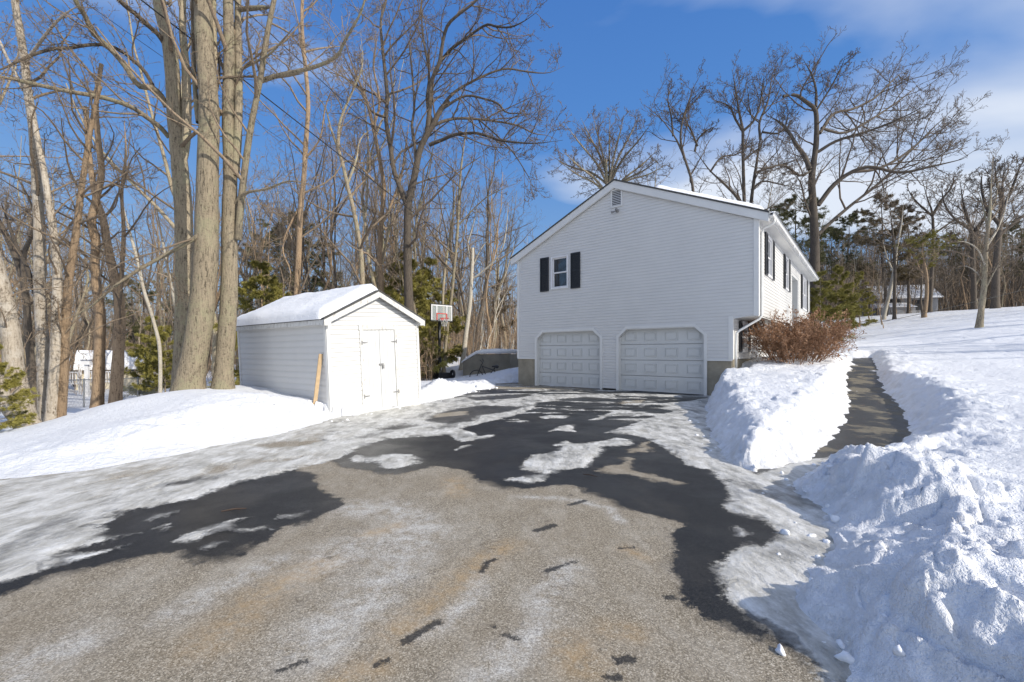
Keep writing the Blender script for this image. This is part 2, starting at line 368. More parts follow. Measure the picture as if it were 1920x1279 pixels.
ICE = [P2([(-400,960),(0,900),(174,880),(297,855),(396,835),(526,810),(620,784),(690,766),(760,755),(800,750),(895,742),(960,741),(1037,739),(1155,740),(1156,748),(1100,748),(1010,755),(1000,768),(960,782),(900,795),(868,804),(900,817),(929,814),(924,822),(862,830),(840,818),(793,820),(730,823),(700,832),(640,858),(617,867),(554,881),(515,891),(475,901),(396,925),(356,939),(297,949),(237,962),(198,982),(186,994),(220,1002),(268,998),(240,1008),(170,1025),(130,1035),(165,1038),(200,1029),(241,1019),(225,1032),(180,1045),(119,1061),(47,1082),(0,1097),(-400,1190)]),
 P2([(948,900),(960,896),(1007,888),(1002,884),(977,881),(979,868),(993,853),(1027,850),(1050,838),(1028,836),(1060,826),(1077,831),(1127,828),(1153,820),(1190,825),(1187,835),(1160,838),(1137,838),(1133,850),(1113,863),(1108,876),(1060,883),(1033,893),(1020,903),(987,908)]),
 P2([(1130,812),(1177,798),(1203,787),(1260,772),(1233,757),(1290,752),(1345,742),(1380,780),(1360,840),(1420,890),(1500,860),(1600,850),(1700,900),(1700,1290),(1542,1290),(1520,1265),(1490,1230),(1422,1182),(1385,1140),(1345,1115),(1330,1087),(1331,1065),(1375,1030),(1402,1012),(1430,1022),(1447,1004),(1445,988),(1415,975),(1375,965),(1352,948),(1366,932),(1353,907),(1327,880),(1287,875),(1260,853),(1227,830),(1193,817),(1160,815)]),
 P2([(1370,990),(1385,987),(1410,1000),(1398,1010),(1380,1004)]),
 P2([(1008,782),(1030,778),(1072,780),(1060,785),(1020,786)]), P2([(1027,810),(1040,802),(1062,796),(1080,796),(1076,804),(1082,810),(1050,808)]),
 P2([(1103,788),(1130,779),(1160,768),(1187,770),(1185,774),(1150,779),(1130,787)]), P2([(850,844),(862,836),(884,833),(876,839),(858,845)]),
 P2([(1162,737),(1283,741),(1280,746),(1160,742)]), P2([(1192,763),(1208,760),(1205,765)]),
 P2([(263,978),(290,965),(340,955),(338,963),(300,972),(277,979)]), P2([(297,998),(310,988),(328,986),(327,994),(315,1000)]),P2([(284,993),(300,986),(316,983),(300,991)]),
 P2([(323,1016),(340,1005),(370,992),(416,978),(450,970),(479,968),(462,975),(450,979),(447,989),(475,990),(498,984),(512,986),(511,993),(487,993),(455,998),(416,1000),(392,1004),(368,1014)]),
 P2([(370,1036),(378,1025),(400,1015),(430,1013),(414,1022),(404,1028),(385,1032)]), P2([(505,974),(526,966),(555,962),(574,958),(572,967),(552,973),(534,974)]),
 P2([(648,861),(668,852),(700,856),(735,850),(770,852),(797,860),(790,868),(770,871),(748,879),(725,880),(712,873),(690,869),(660,866)])]
HOLE = [(P2([(174,907),(250,890),(344,871),(346,874),(255,893)]),1),(P2([(376,884),(400,870),(443,872),(440,880),(420,890),(385,892)]),1),(P2([(265,923),(300,905),(370,897),(415,888),(400,900),(330,912)]),1),
 (P2([(467,836),(520,826),(600,824),(617,828),(560,838),(500,842)]),1),(P2([(490,868),(530,858),(570,857),(540,866)]),1),
 (P2([(790,790),(815,775),(860,765),(900,760),(990,762),(960,772),(900,780),(895,790),(840,796)]),1),(P2([(760,838),(790,826),(830,822),(862,823),(860,832),(800,838),(765,846)]),1),
 (P2([(870,745),(990,738),(1005,742),(960,748),(890,752)]),1),(P2([(1040,748),(1100,744),(1150,747),(1140,752),(1050,753)]),1),(P2([(700,805),(760,795),(800,797),(740,808)]),1),(P2([(1350,958),(1372,955),(1395,968),(1372,972)]),.6)]
SALT = [(P2([(657,953),(742,957),(790,985),(770,1020),(740,1065),(700,1116),(650,1160),(600,1200)]),.20),(P2([(620,1050),(690,1020),(760,1000),(790,995)]),.26),
 (P2([(1067,1063),(1040,1095),(1010,1124),(1026,1160),(985,1205),(945,1240),(905,1290)]),.10),(P2([(905,1087),(880,1130),(831,1165),(800,1180)]),.07),(P2([(973,932),(1040,933),(1080,938),(1150,955)]),.05),(P2([(0,1280),(60,1240),(120,1215)]),.16),(P2([(330,1150),(420,1100),(520,1050)]),.10),(P2([(1165,978),(1150,960)]),.05)]
RUST = [(P2([(957,1022),(900,1055),(864,1083),(800,1140),(742,1185)]),.10),(P2([(1175,1030),(1205,1045)]),.06),(P2([(1080,1215),(1095,1245)]),.12),(P2([(1150,1180),(1185,1185)]),.08),(P2([(600,1060),(500,1110),(400,1200)]),.14),(P2([(690,1003),(745,985)]),.07),(P2([(860,925),(850,900)]),.12),(P2([(700,1250),(640,1279)]),.1)]
PRINT = [(P2([(1069,946),(1096,939)]),.030),(P2([(1006,995),(1022,991)]),.034),(P2([(1026,989),(1038,985)]),.036),(P2([(903,1072),(912,1056),(928,1049)]),.022),(P2([(1024,1071),(1045,1064)]),.024),(P2([(1050,1062),(1080,1053)]),.018),
 (P2([(760,1203),(785,1187),(820,1167)]),.028),(P2([(520,1258),(545,1250),(572,1240)]),.018),(P2([(705,1247),(728,1238)]),.02),(P2([(1160,1238),(1182,1236)]),.030),(P2([(1250,1120),(1262,1120)]),.026),(P2([(1162,1028),(1190,1026)]),.016),(P2([(1140,1272),(1160,1270)]),.022),(P2([(925,1175),(925,1176)]),.014),(P2([(945,1190),(970,1198)]),.016),(P2([(1068,929),(1072,928)]),.016)]
rad = .95*np.exp(np.arange(0, math.log(24/.95), .0062)); ang = np.radians(np.concatenate([np.arange(-180, -60, 6), np.arange(-56, 56, .14), np.arange(60, 180, 6)]))
X, Y = polar(rad, ang); dd = sdf(X, Y, drive)
def union(l):
    r = np.full(X.shape, -9.)
    for p in l: r = np.maximum(r, sdf(X, Y, p))
    return r
wet = union(WET); dry = union(DRY); wet = np.minimum(wet, -dry); ice = union(ICE)
ice2 = .42*fbm(X*.55+4, Y*1.5+2, 4)-.05-.5*(1-sstep(Y, 6.6, 8.6))-.5*(1-sstep(6.2-np.abs(X-1.2), 0, 1.5)); ice = np.maximum(ice, np.where(Y > 6.5, ice2, -9))
hole = np.full(X.shape, -9.)
for p, _ in HOLE: hole = np.maximum(hole, sdf(X, Y, p))
salt = np.zeros(X.shape); rust = np.zeros(X.shape); prt = np.full(X.shape, -9.)
for p, wd in SALT: salt = np.maximum(salt, np.exp(-(sdline(X, Y, p)/wd)**2))
for p, wd in RUST: rust = np.maximum(rust, np.exp(-(sdline(X, Y, p)/wd)**2))
for p, wd in PRINT: prt = np.maximum(prt, wd-sdline(X, Y, p))
back = Y < .9
for a in (wet, ice, hole, prt): a[back] = -9
icez = np.clip(ice, 0, .12)*.10*(hole < 0)
Z = icez+.004*fbm(X*.8, Y*.8, 2)
V = np.stack([X, Y, Z], -1).reshape(-1, 3); F = grid_faces(len(rad), len(ang), True)
F = F[(dd.ravel()[F] > -.5).any(1)][:, ::-1]
V, F, A = compact(V, F, dict(wet=wet.ravel(), ice=ice.ravel(), hole=hole.ravel(), salt=salt.ravel(), rust=rust.ravel(), prt=prt.ravel()))
m = Mat('driveway_asphalt'); c = m.tc()
rotd = m.n.new('ShaderNodeMapping'); m.l.new(c, rotd.inputs[0]); rotd.inputs['Rotation'].default_value = (0, 0, R_(10)); rotd.inputs['Scale'].default_value = (1, .48, 1)
g2 = m.vor(c, 185, 'Color'); big = m.noise(c, .9, 5, .6); mid = m.noise(rotd.outputs[0], 4.5, 7, .72); ln = m.noise(c, 28, 4, .65); g3 = m.noise(c, 60, 4, .75)
sepg = m.n.new('ShaderNodeSeparateColor'); m.l.new(g2, sepg.inputs[0]); spk = m.math('ADD', m.math('MULTIPLY', sepg.outputs[0], .6), m.math('MULTIPLY', g3, .4))
dryc = m.ramp(spk, [(.12, (.06, .052, .038)), (.36, (.19, .163, .122)), (.64, (.315, .272, .207)), (.86, (.60, .55, .46))])
dryc = m.mix(m.ramp(big, [(.35, (0, 0, 0)), (.7, (.5, .5, .5))]), dryc, (.25, .21, .155))
dryc = m.mix(m.math('MULTIPLY', m.ramp(mid, [(.47, (0, 0, 0)), (.68, (1, 1, 1))]), .30), dryc, (.54, .51, .45))
sl = m.math('MULTIPLY', m.attr('salt'), m.ramp(m.noise(c, 7, 8, .78), [(.38, (0, 0, 0)), (.62, (1, 1, 1))]))
dryc = m.mix(m.math('MULTIPLY', sl, .8), dryc, m.ramp(spk, [(.2, (.34, .335, .32)), (.8, (.72, .71, .68))]))
rs = m.math('MULTIPLY', m.attr('rust'), m.ramp(m.noise(c, 11, 7, .75), [(.35, (0, 0, 0)), (.66, (1, 1, 1))]))
dryc = m.mix(m.math('MULTIPLY', rs, .50), dryc, (.46, .30, .13))
crn = m.n.new('ShaderNodeTexVoronoi'); crn.feature = 'DISTANCE_TO_EDGE'; crn.inputs['Scale'].default_value = 13
dsp = m.n.new('ShaderNodeVectorMath'); dsp.operation = 'ADD'; nz_ = m.n.new('ShaderNodeTexNoise'); nz_.inputs['Scale'].default_value = 9; m.l.new(c, nz_.inputs['Vector']); sc_ = m.n.new('ShaderNodeVectorMath'); sc_.operation = 'SCALE'; sc_.inputs['Scale'].default_value = .12; m.l.new(nz_.outputs['Color'], sc_.inputs[0]); m.l.new(c, dsp.inputs[0]); m.l.new(sc_.outputs[0], dsp.inputs[1]); m.l.new(dsp.outputs[0], crn.inputs['Vector'])
crk = m.math('MULTIPLY', m.ramp(crn.outputs['Distance'], [(.0, (1, 1, 1)), (.045, (0, 0, 0))]), m.ramp(m.noise(c, 2.3, 4, .6), [(.46, (0, 0, 0)), (.6, (.6, .6, .6))]))
dryc = m.mix(crk, dryc, (.085, .07, .055))
wetc = m.ramp(spk, [(.1, (.007, .007, .0065)), (.6, (.020, .0195, .018)), (.82, (.042, .040, .037)), (.95, (.20, .195, .18))])
wetc = m.mix(m.ramp(m.noise(rotd.outputs[0], 1.6, 6, .65), [(.5, (0, 0, 0)), (.7, (.6, .6, .6))]), wetc, (.055, .05, .042))
edn = m.math('ADD', m.math('MULTIPLY', m.math('SUBTRACT', m.noise(c, 3.5, 6, .7), .5), .34), m.math('MULTIPLY', m.math('SUBTRACT', m.noise(c, 22, 6, .8), .5), .17))
edn2 = m.math('MULTIPLY', m.math('SUBTRACT', m.noise(rotd.outputs[0], 6, 8, .75), .5), .55)
slp = m.ramp(m.noise(c, 2.0, 4, .6), [(.40, (8, 8, 8)), (.56, (38, 38, 38))])
wf = m.math('MULTIPLY', m.math('ADD', m.attr('wet'), edn), slp, clamp=True)
damp = m.math('MULTIPLY', m.math('ADD', m.math('ADD', m.attr('wet'), .05), edn), 9, clamp=True)
dryc = m.mix(m.math('MULTIPLY', damp, .45), dryc, (.11, .095, .075))
prn = m.math('MULTIPLY', m.math('ADD', m.noise(c, 45, 5, .8), -.5), .11)
pf = m.math('MULTIPLY', m.math('MULTIPLY', m.math('ADD', m.attr('prt'), prn), 110, clamp=True), .85)
wall_ = m.math('MAXIMUM', wf, pf)
col = m.mix(wall_, dryc, wetc)
holef = m.math('MULTIPLY', m.math('ADD', m.math('ADD', m.attr('hole'), .03), edn2), 6, clamp=True)
strk = m.noise(rotd.outputs[0], 5.5, 8, .74, .4)
icf = m.math('MULTIPLY', m.math('ADD', m.attr('ice'), m.math('MULTIPLY', edn, .9)), m.ramp(m.noise(c, 2.7, 4, .6), [(.42, (5, 5, 5)), (.58, (30, 30, 30))]), clamp=True)
melt = m.ramp(m.noise(rotd.outputs[0], 2.4, 7, .7), [(.50, (0, 0, 0)), (.62, (1, 1, 1))])
deep = m.math('MULTIPLY', m.math('SUBTRACT', m.attr('ice'), .0), 5, clamp=True)
icf = m.math('MULTIPLY', icf, m.math('SUBTRACT', 1, m.math('MULTIPLY', holef, .92)))
icf = m.math('MULTIPLY', icf, m.math('SUBTRACT', 1, m.math('MULTIPLY', m.math('MULTIPLY', melt, deep), .60)))
icec = m.ramp(strk, [(.28, (.22, .215, .19)), (.42, (.42, .41, .375)), (.55, (.62, .61, .575)), (.70, (.82, .82, .80))])
icec = m.mix(m.ramp(m.noise(c, 2.6, 6, .75), [(.52, (0, 0, 0)), (.72, (.6, .6, .6))]), icec, (.38, .35, .28))
icec = m.mix(m.ramp(m.noise(c, 17, 6, .8), [(.56, (0, 0, 0)), (.66, (.5, .5, .5))]), icec, (.78, .785, .78))
col = m.mix(icf, col, icec); m.set('Base Color', col)
rgh = m.mix(wall_, (.92,)*3, m.ramp(big, [(.4, (.30,)*3), (.6, (.50,)*3)])); rgh = m.mix(icf, rgh, m.ramp(strk, [(.3, (.34,)*3), (.6, (.62,)*3)])); m.set('Roughness', rgh)
m.set('Specular IOR Level', .35)
hh = m.math('ADD', m.math('MULTIPLY', m.math('MULTIPLY', spk, .35), m.math('SUBTRACT', 1, m.math('MULTIPLY', icf, .85))), m.math('MULTIPLY', icf, m.math('ADD', m.math('MULTIPLY', strk, 1.8), m.math('MULTIPLY', ln, .9))))
m.bump(hh, .6, .014); M['asphalt'] = m.m
o = link_mesh('driveway', np_mesh('driveway', V, F, True, A), M['asphalt']); tag(o, kind='structure')
# walkway: rising strip of worn asphalt
rad = 4.6*np.exp(np.arange(0, math.log(24/4.6), .006)); ang = np.radians(np.arange(33, 43, .12))
X, Y = polar(rad, ang); dw = sdf(X, Y, walk); dd = sdf(X, Y, drive)
Z = path_h(Y)+.004+.006*fbm(X*1.5, Y*1.5, 2)
V = np.stack([X, Y, Z], -1).reshape(-1, 3); F = grid_faces(len(rad), len(ang), False)
F = F[((dw.ravel()[F] > -.45)).any(1) & (dd.ravel()[F] < .1).all(1)][:, ::-1]
V, F, A = compact(V, F, {})
m = Mat('walkway_asphalt'); c = m.tc(); spk = m.noise(c, 80, 3, .7); bg_ = m.noise(c, 1.5, 6, .7)
col = m.ramp(spk, [(.3, (.085, .075, .055)), (.7, (.22, .195, .145))]); wf = m.ramp(bg_, [(.44, (0, 0, 0)), (.50, (1, 1, 1))])
col = m.mix(wf, col, (.035, .034, .030)); lf = m.noise(c, 20, 3, .6)
col = m.mix(m.ramp(lf, [(.66, (0, 0, 0)), (.70, (.7, .7, .7))]), col, (.22, .10, .045))
m.set('Base Color', col); m.set('Roughness', m.mix(wf, (.9,)*3, (.4,)*3)); m.bump(spk, .5, .01); M['walk'] = m.m
o = link_mesh('walkway', np_mesh('walkway', V, F, True), M['walk']); tag(o, kind='structure')
# ------------------------------------------------------------------ house
def siding(name, mat, parent, place, spans, z0, z1, course, lap):
    """lapped clapboards: place(a, off, z) -> point; spans(z) -> list of (a0, a1)"""
    mb = MB(); z = z0
    while z < z1-1e-4:
        zb = min(z+course, z1); s0 = spans(z+1e-4); s1 = spans(zb-1e-4)
        if len(s0) != len(s1): s0 = s1 = spans((z+zb)/2)
        for (a, b), (c_, d_) in zip(s0, s1):
            if b-a < .02 and d_-c_ < .02: continue
            zm = z+(zb-z)*.62; am, bm_ = a+(c_-a)*.62, b+(d_-b)*.62
            vs = [place(a, lap, z), place(b, lap, z), place(bm_, lap*.9, zm), place(am, lap*.9, zm), place(d_, lap*.05, zb), place(c_, lap*.05, zb), place(a, -.002, z), place(b, -.002, z)]
            mb.add(vs, [(0,1,2,3), (3,2,4,5), (6,7,1,0)])
        z = zb
    return mb.build(name, mat, parent)
def cut(sp, a, b):
    r = []
    for s, e in sp:
        if b <= s or a >= e: r.append((s, e)); continue
        if a > s: r.append((s, a))
        if b < e: r.append((b, e))
    return r
HW, HL = 8.76, 13.72
house = empty('house', (7.004, 12.315, 0), (0, 0, .8807-math.pi/2), 'large white clapboard house with two garage doors under a snowy gable roof', 'house')
ZE, ZAP, ZL, ZSB = 5.1, 7.06, 2.392, 1.115
doors = [(-4.26, -1.45), (-7.78, -4.98)]; ZT = 2.126
def dcut(z, a, b):
    i = max(0, z-(ZT-.27))/.27*.30 if z > ZT-.27 else 0
    return a+i, b-i
def spans_front(z):
    a, b = -HW, 0.0
    if z > ZE:
        k = (z-ZE)/(ZAP-ZE)*HW/2; a += k; b -= k
    if z < ZL: b = -.66
    sp = [(a, b)]
    if z < ZSB: sp = [(-4.98, -4.26)]
    else:
        if z < ZT:
            for d in doors: sp = cut(sp, *dcut(z, *d))
        if 3.80 < z < 5.0: sp = cut(sp, -7.06, -6.34)
    return sp
siding('wall', M['white_siding'], house, lambda a, o, z: (a, -o, z), spans_front, .06, ZAP, .102, .015)['label'] = 'white clapboard gable wall in shade'
mb = MB()   # plain back and far walls
mb.box(-HW, -HW+.02, .05, HL, 0, ZE); mb.box(-HW+.03, -.67, HL-.02, HL, 0, ZE)
mb.build('rear_wall', M['white_siding'], house)
win_side = [(1.33, 2.14, 3.72, 4.93), (5.05, 5.85, 3.74, 4.93), (10.35, 12.15, 3.42, 4.93)]
entry = (7.0, 8.85, 1.75, 4.5)
def spans_side(z):
    sp = [(0, HL)]
    for a, b, z0, z1 in win_side+[entry]:
        if z0 < z < z1: sp = cut(sp, a, b)
    return sp
siding('side_wall', M['white_siding'], house, lambda a, o, z: (o, a, z), spans_side, ZL+.01, ZE, .102, .015)
low_win = (1.08, 1.92, 1.36, 2.30)
def spans_low(z):
    sp = [(0, HL)]
    for a, b, z0, z1 in [low_win, (7.0, 8.85, .9, 2.6)]:
        if z0 < z < z1: sp = cut(sp, a, b)
    return sp
siding('lower_side_wall', M['white_siding'], house, lambda a, o, z: (-.66+o, a, z), spans_low, 1.12, ZL, .102, .015)
mb = MB(); mb.box(-HW, -7.86, .02, .3, -.3, ZSB); mb.build('foundation', M['concrete'], house)
mb = MB(); mb.box(-1.37, -.68, .02, .3, -.3, ZSB); mb.box(-.95, -.68, .301, HL, -.3, 1.11); mb.build('foundation', M['concrete'], house)
mb = MB(); mb.box(-.66, -.002, .01, HL, ZL-.03, ZL-.001); mb.build('overhang_soffit', M['white_trim'], house)
# corner boards, each its own
for q in ((-.10, .034, -.034, -.002, ZL-.02, ZE+.05), (.002, .033, -.0015, .10, ZL-.02, ZE), (-.76, -.632, -.034, -.002, ZSB-.01, ZL-.002), (-.657, -.633, -.0015, .09, ZSB, ZL-.04),
          (-HW-.02, -HW+.09, -.034, -.002, ZSB-.01, ZE), (.002, .033, HL-.10, HL, ZL-.02, ZE)):
    mb = MB(); mb.box(*q); mb.build('corner_board', M['white_trim'], house)
for q in ((-HW+.0, -7.86), (-1.36, -.66)):
    mb = MB(); mb.box(q[0], q[1], -.033, .0, ZSB-.05, ZSB); mb.build('starter_trim', M['white_trim'], house)
# dark inside the house, so that openings are not hollow
mb = MB(); mb.box(-HW+.3, -1.0, .35, HL-.3, .1, 4.9); mb.build('interior', M['interior'], house)
# roof
SL = (7.35-5.28)/(4.34+.3)
def rz(x): return 7.35-abs(x+4.38)*SL
mb = MB(); e0, e1 = .30, -HW-.3; t = .05
mb.prism([(e0, rz(e0)-t), (e0, rz(e0)), (-4.38, 7.35), (e1, rz(e1)), (e1, rz(e1)-t), (-4.38, 7.35-t)], -.16, HL+.16)
roof = mb.build('roof', M['shingle'], house)
mb = MB()                                      # rake boards on the gable
for xa, xb in ((e0-.01, -4.38), (-4.38, e1+.01)):
    mb.prism([(xa, rz(xa)-t-.002), (xb, rz(xb)-t-.002), (xb, rz(xb)-t-.27), (xa, rz(xa)-t-.24)], -.13, -.036)
mb.build('rake_board', M['white_trim'], roof)
mb = MB()
for x0_, x1_ in ((.005, e0-.02), (e1+.02, -HW-.005)): mb.box(x0_, x1_, 0, HL, ZE-.02, ZE+.0)
for xa, y0_ in ((e0-.018, 0),(e1, 0)): mb.box(xa, xa+.018, -.02, HL+.1, ZE-.02, rz(e0)-t-.003)
mb.build('eave_soffit', M['white_trim'], roof)
# snow lying on the roof: right slope thick with a rounded end, left slope a thin sheet
def snow_sheet(name, xs, ys, zf, th, parent, mat=None):
    Xg, Yg = np.meshgrid(xs, ys, indexing='ij'); u = (Xg-xs[0])/(xs[-1]-xs[0]); v = (Yg-ys[0])/(ys[-1]-ys[0])
    lx = abs(xs[-1]-xs[0]); ly = abs(ys[-1]-ys[0])
    e = np.minimum(np.minimum(u, 1-u)*lx, np.minimum(v, 1-v)*ly); pr = np.sqrt(np.clip(1-(1-np.clip(e/(th*1.4), 0, 1))**2, 0, 1))
    Zb = np.vectorize(zf)(Xg)+.004
    Zt = Zb+th*pr*(1+.22*fbm(Xg*1.1+3, Yg*1.1, 3))+.012*fbm(Xg*7, Yg*7, 2)*pr
    nx, ny = Xg.shape
    V = np.stack([Xg, Yg, Zt], -1).reshape(-1, 3); i = np.arange(nx-1)[:,None]*ny; k = np.arange(ny-1)[None,:]
    F = np.stack([i+k, i+ny+k, i+ny+k+1, i+k+1], -1).reshape(-1, 4)
    return link_mesh(name, np_mesh(name, V, F, True), mat or M['roof_snow'], parent)
snow_sheet('snow_cover', np.linspace(-2.95, .16, 60), np.linspace(-.10, HL+.1, 160), rz, .15, roof)
snow_sheet('snow_cover', np.linspace(-HW-.28, -4.6, 60), np.linspace(-.15, HL+.1, 160), rz, .035, roof)
# gutter and downspout
mb = MB(); ge = rz(e0)-.03
prof = [(e0+.003, ge), (e0+.003, ge-.11), (e0+.09, ge-.11), (e0+.125, ge-.02), (e0+.125, ge), (e0+.11, ge), (e0+.11, ge-.02), (e0+.08, ge-.095), (e0+.018, ge-.095), (e0+.018, ge)]
mb.prism(prof, -.12, HL+.1)
gut = mb.build('gutter', M['white_trim'], roof)
snow_sheet('gutter_ice', np.linspace(e0+.0, e0+.16, 8), np.linspace(-.10, HL, 220), lambda x: ge-.03, .05, gut)
for _ in range(34):
    y = random.uniform(0, HL); h = random.uniform(.05, .17); mb = MB(); mb.tube([(e0+.10, y, ge-.09), (e0+.10, y, ge-.09-h)], [.012, .002], 5); mb.build('icicle', M['roof_snow'], gut)
mb = MB(); mb.tube([(e0+.07, .25, ge-.11), (e0+.07, .25, ge-.20), (e0-.02, .27, ge-.27), (.09, .30, ge-.33), (.055, .30, ge-.45), (.055, .30, ZL+.0), (-.0, .24, ZL-.10), (-.50, .16, ZL-.42), (-.58, .14, ZL-.50), (-.595, .14, 1.5), (-.595, .14, .75)], .036, 8)
mb.build('downspout', M['white_trim'], house, True)
# windows
def window(parent, place, a0, a1, z0, z1, mull=1, name='window'):
    """place(a, off, z); off positive = towards the outside"""
    def bar(mb, a, b, c, d, o0, o1):
        vs = [place(x, o, z) for o in (o0, o1) for x, z in ((a, c), (b, c), (b, d), (a, d))]
        mb.add(vs, [(0,1,2,3), (7,6,5,4), (0,4,5,1), (1,5,6,2), (2,6,7,3), (3,7,4,0)])
    f = MB(); t = .065
    bar(f, a0-t, a0, z0-t, z1+t, -.06, .042); bar(f, a1, a1+t, z0-t, z1+t, -.06, .042)
    bar(f, a0, a1, z1, z1+t, -.06, .042); bar(f, a0, a1, z0-t, z0, -.06, .055)
    for i in range(1, mull):
        q = a0+(a1-a0)*i/mull; bar(f, q-.04, q+.04, z0, z1, -.06, .02)
    fr = f.build(name, M['white_paint'], parent)
    zm = (z0+z1)/2
    for i in range(mull):
        b0 = a0+(a1-a0)*i/mull+(.04 if i else 0); b1 = a0+(a1-a0)*(i+1)/mull-(.04 if i < mull-1 else 0)
        for (c, d, o) in ((zm-.02, z1, -.02), (z0, zm+.02, -.045)):
            s = MB(); bar(s, b0, b0+.045, c, d, o-.02, o+.01); bar(s, b1-.045, b1, c, d, o-.02, o+.01)
            bar(s, b0+.045, b1-.045, d-.045, d, o-.02, o+.01); bar(s, b0+.045, b1-.045, c, c+.045, o-.02, o+.01)
            s.build('sash', M['white_paint'], fr)
            g = MB(); vs = [place(b0+.04, o-.01, c+.04), place(b1-.04, o-.01, c+.04), place(b1-.04, o-.01, d-.04), place(b0+.04, o-.01, d-.04)]
            g.add(vs, [(0,1,2,3)]); g.build('pane', M['glass'], fr)
    return fr
def shutter(parent, place, a0, a1, z0, z1):
    mb = MB()
    def bar(a, b, c, d, o0, o1):
        vs = [place(x, o, z) for o in (o0, o1) for x, z in ((a, c), (b, c), (b, d), (a, d))]
        mb.add(vs, [(0,1,2,3), (7,6,5,4), (0,4,5,1), (1,5,6,2), (2,6,7,3), (3,7,4,0)])
    w_ = .045; zm = (z0+z1)/2+.02
    bar(a0, a0+w_, z0, z1, .026, .06); bar(a1-w_, a1, z0, z1, .026, .06)
    for zc in (z0, zm-.03, z1-.06): bar(a0+w_, a1-w_, zc, zc+.06, .026, .06)
    z = z0+.07
    while z < z1-.07:
        if not zm-.05 < z < zm+.03: bar(a0+w_, a1-w_, z, z+.022, .026, .046)
        z += .035
    bar(a0+w_, a1-w_, z0+.02, z1-.02, .024, .030)
    return mb.build('shutter', M['shutter'], parent)
pf = lambda a, o, z: (a, -o, z); ps = lambda a, o, z: (o, a, z); pl = lambda a, o, z: (-.66+o, a, z)
window(house, pf, -7.03, -6.37, 3.83, 4.97); shutter(house, pf, -7.60, -7.20, 3.72, 5.05); shutter(house, pf, -6.19, -5.79, 3.72, 5.05)
for i, (a, b, z0, z1) in enumerate(win_side):
    window(house, ps, a+.03, b-.03, z0+.03, z1-.03, 2 if i == 2 else 1)
    shutter(house, ps, a-.38, a-.04, z0-.04, z1+.03); shutter(house, ps, b+.04, b+.38, z0-.04, z1+.03)
a, b, z0, z1 = low_win; window(house, pl, a+.03, b-.03, z0+.03, z1-.05); shutter(house, pl, a-.36, a-.04, z0-.02, z1-.0); shutter(house, pl, b+.04, b+.36, z0-.02, z1-.0)
# recessed entry with a front door
mb = MB(); a, b, z0, z1 = entry
mb.box(-1.2, .015, a-.09, a, 1.0, z1+.09); mb.box(-1.2, .015, b, b+.09, 1.0, z1+.09); mb.box(-1.2, .0145, a, b, z1, z1+.09); mb.box(-1.2, -1.16, a, b, 3.85, z1)
ent = mb.build('entry_surround', M['white_trim'], house)
mb = MB(); mb.box(-1.15, -1.10, a+.35, b-.35, 1.7, 3.8)
for zc in (1.9, 2.6, 3.2): mb.box(-1.10, -1.085, a+.5, b-.5, zc, zc+.45)
mb.build('front_door', M['white_paint'], house)
mb = MB(); mb.box(-1.2, .0, a, b, .8, 1.7); mb.build('entry_step', M['concrete'], house)
# garage doors: four rows of four raised panels, set back under chamfered heads
for i, (a, b) in enumerate(doors):
    mb = MB(); y = .16
    rows = 4; rh = ZT/rows
    for r in range(rows):
        mb.box(a-.05, b+.05, y, y+.05, r*rh+.012, (r+1)*rh-.006)
        for c_ in range(4):
            wv = (b-a)/4; p0 = a+c_*wv+.14; p1 = a+(c_+1)*wv-.14; q0 = r*rh+.12; q1 = (r+1)*rh-.12
            # recessed groove round a raised field
            yy = y-.001
            for (u0, u1, v0, v1) in ((p0, p1, q0, q0+.022), (p0, p1, q1-.022, q1), (p0, p0+.022, q0+.022, q1-.022), (p1-.022, p1, q0+.022, q1-.022)):
                mb.box(u0, u1, yy-.016, yy, v0, v1)
            mb.box(p0+.045, p1-.045, yy-.012, yy, q0+.045, q1-.045)
    mb.box(a, b, y+.055, y+.07, 0.0, ZT+.1)
    gd = mb.build('garage_door', M['garage_door'], house, bevel=.004)
    gd['label'] = ('grey white panelled garage door nearer the walkway', 'grey white panelled garage door nearer the shed')[i]
    s = MB(); s.box(a, b, y-.01, y+.06, .0, .012); s.build('bottom_seal', M['rubber'], gd)
    f = MB(); t = .09; ch = .30; cz = .27
    inner = [(a, 0), (a, ZT-cz), (a+ch, ZT), (b-ch, ZT), (b, ZT-cz), (b, 0)]
    outer = [(a-t, 0), (a-t, ZT-cz+.03), (a+ch-.04, ZT+t), (b-ch+.04, ZT+t), (b+t, ZT-cz+.03), (b+t, 0)]
    for k in range(5):
        (x0_, z0_), (x1_, z1_) = inner[k], inner[k+1]; (x2_, z2_), (x3_, z3_) = outer[k], outer[k+1]
        f.add([(x0_, -.036, z0_), (x1_, -.036, z1_), (x3_, -.036, z3_), (x2_, -.036, z2_), (x0_, y+.03, z0_), (x1_, y+.03, z1_), (x3_, 0.0, z3_), (x2_, 0.0, z2_)],
            [(0,1,2,3), (0,4,5,1), (2,6,7,3)])
    for sx in (1, -1):                     # corner fillers behind the chamfers
        xa = a if sx > 0 else b; f.add([(xa, y-.012, ZT-cz), (xa+sx*ch, y-.012, ZT), (xa, y-.012, ZT+.02)], [(0,1,2)])
    f.build('door_frame', M['white_trim'], house)
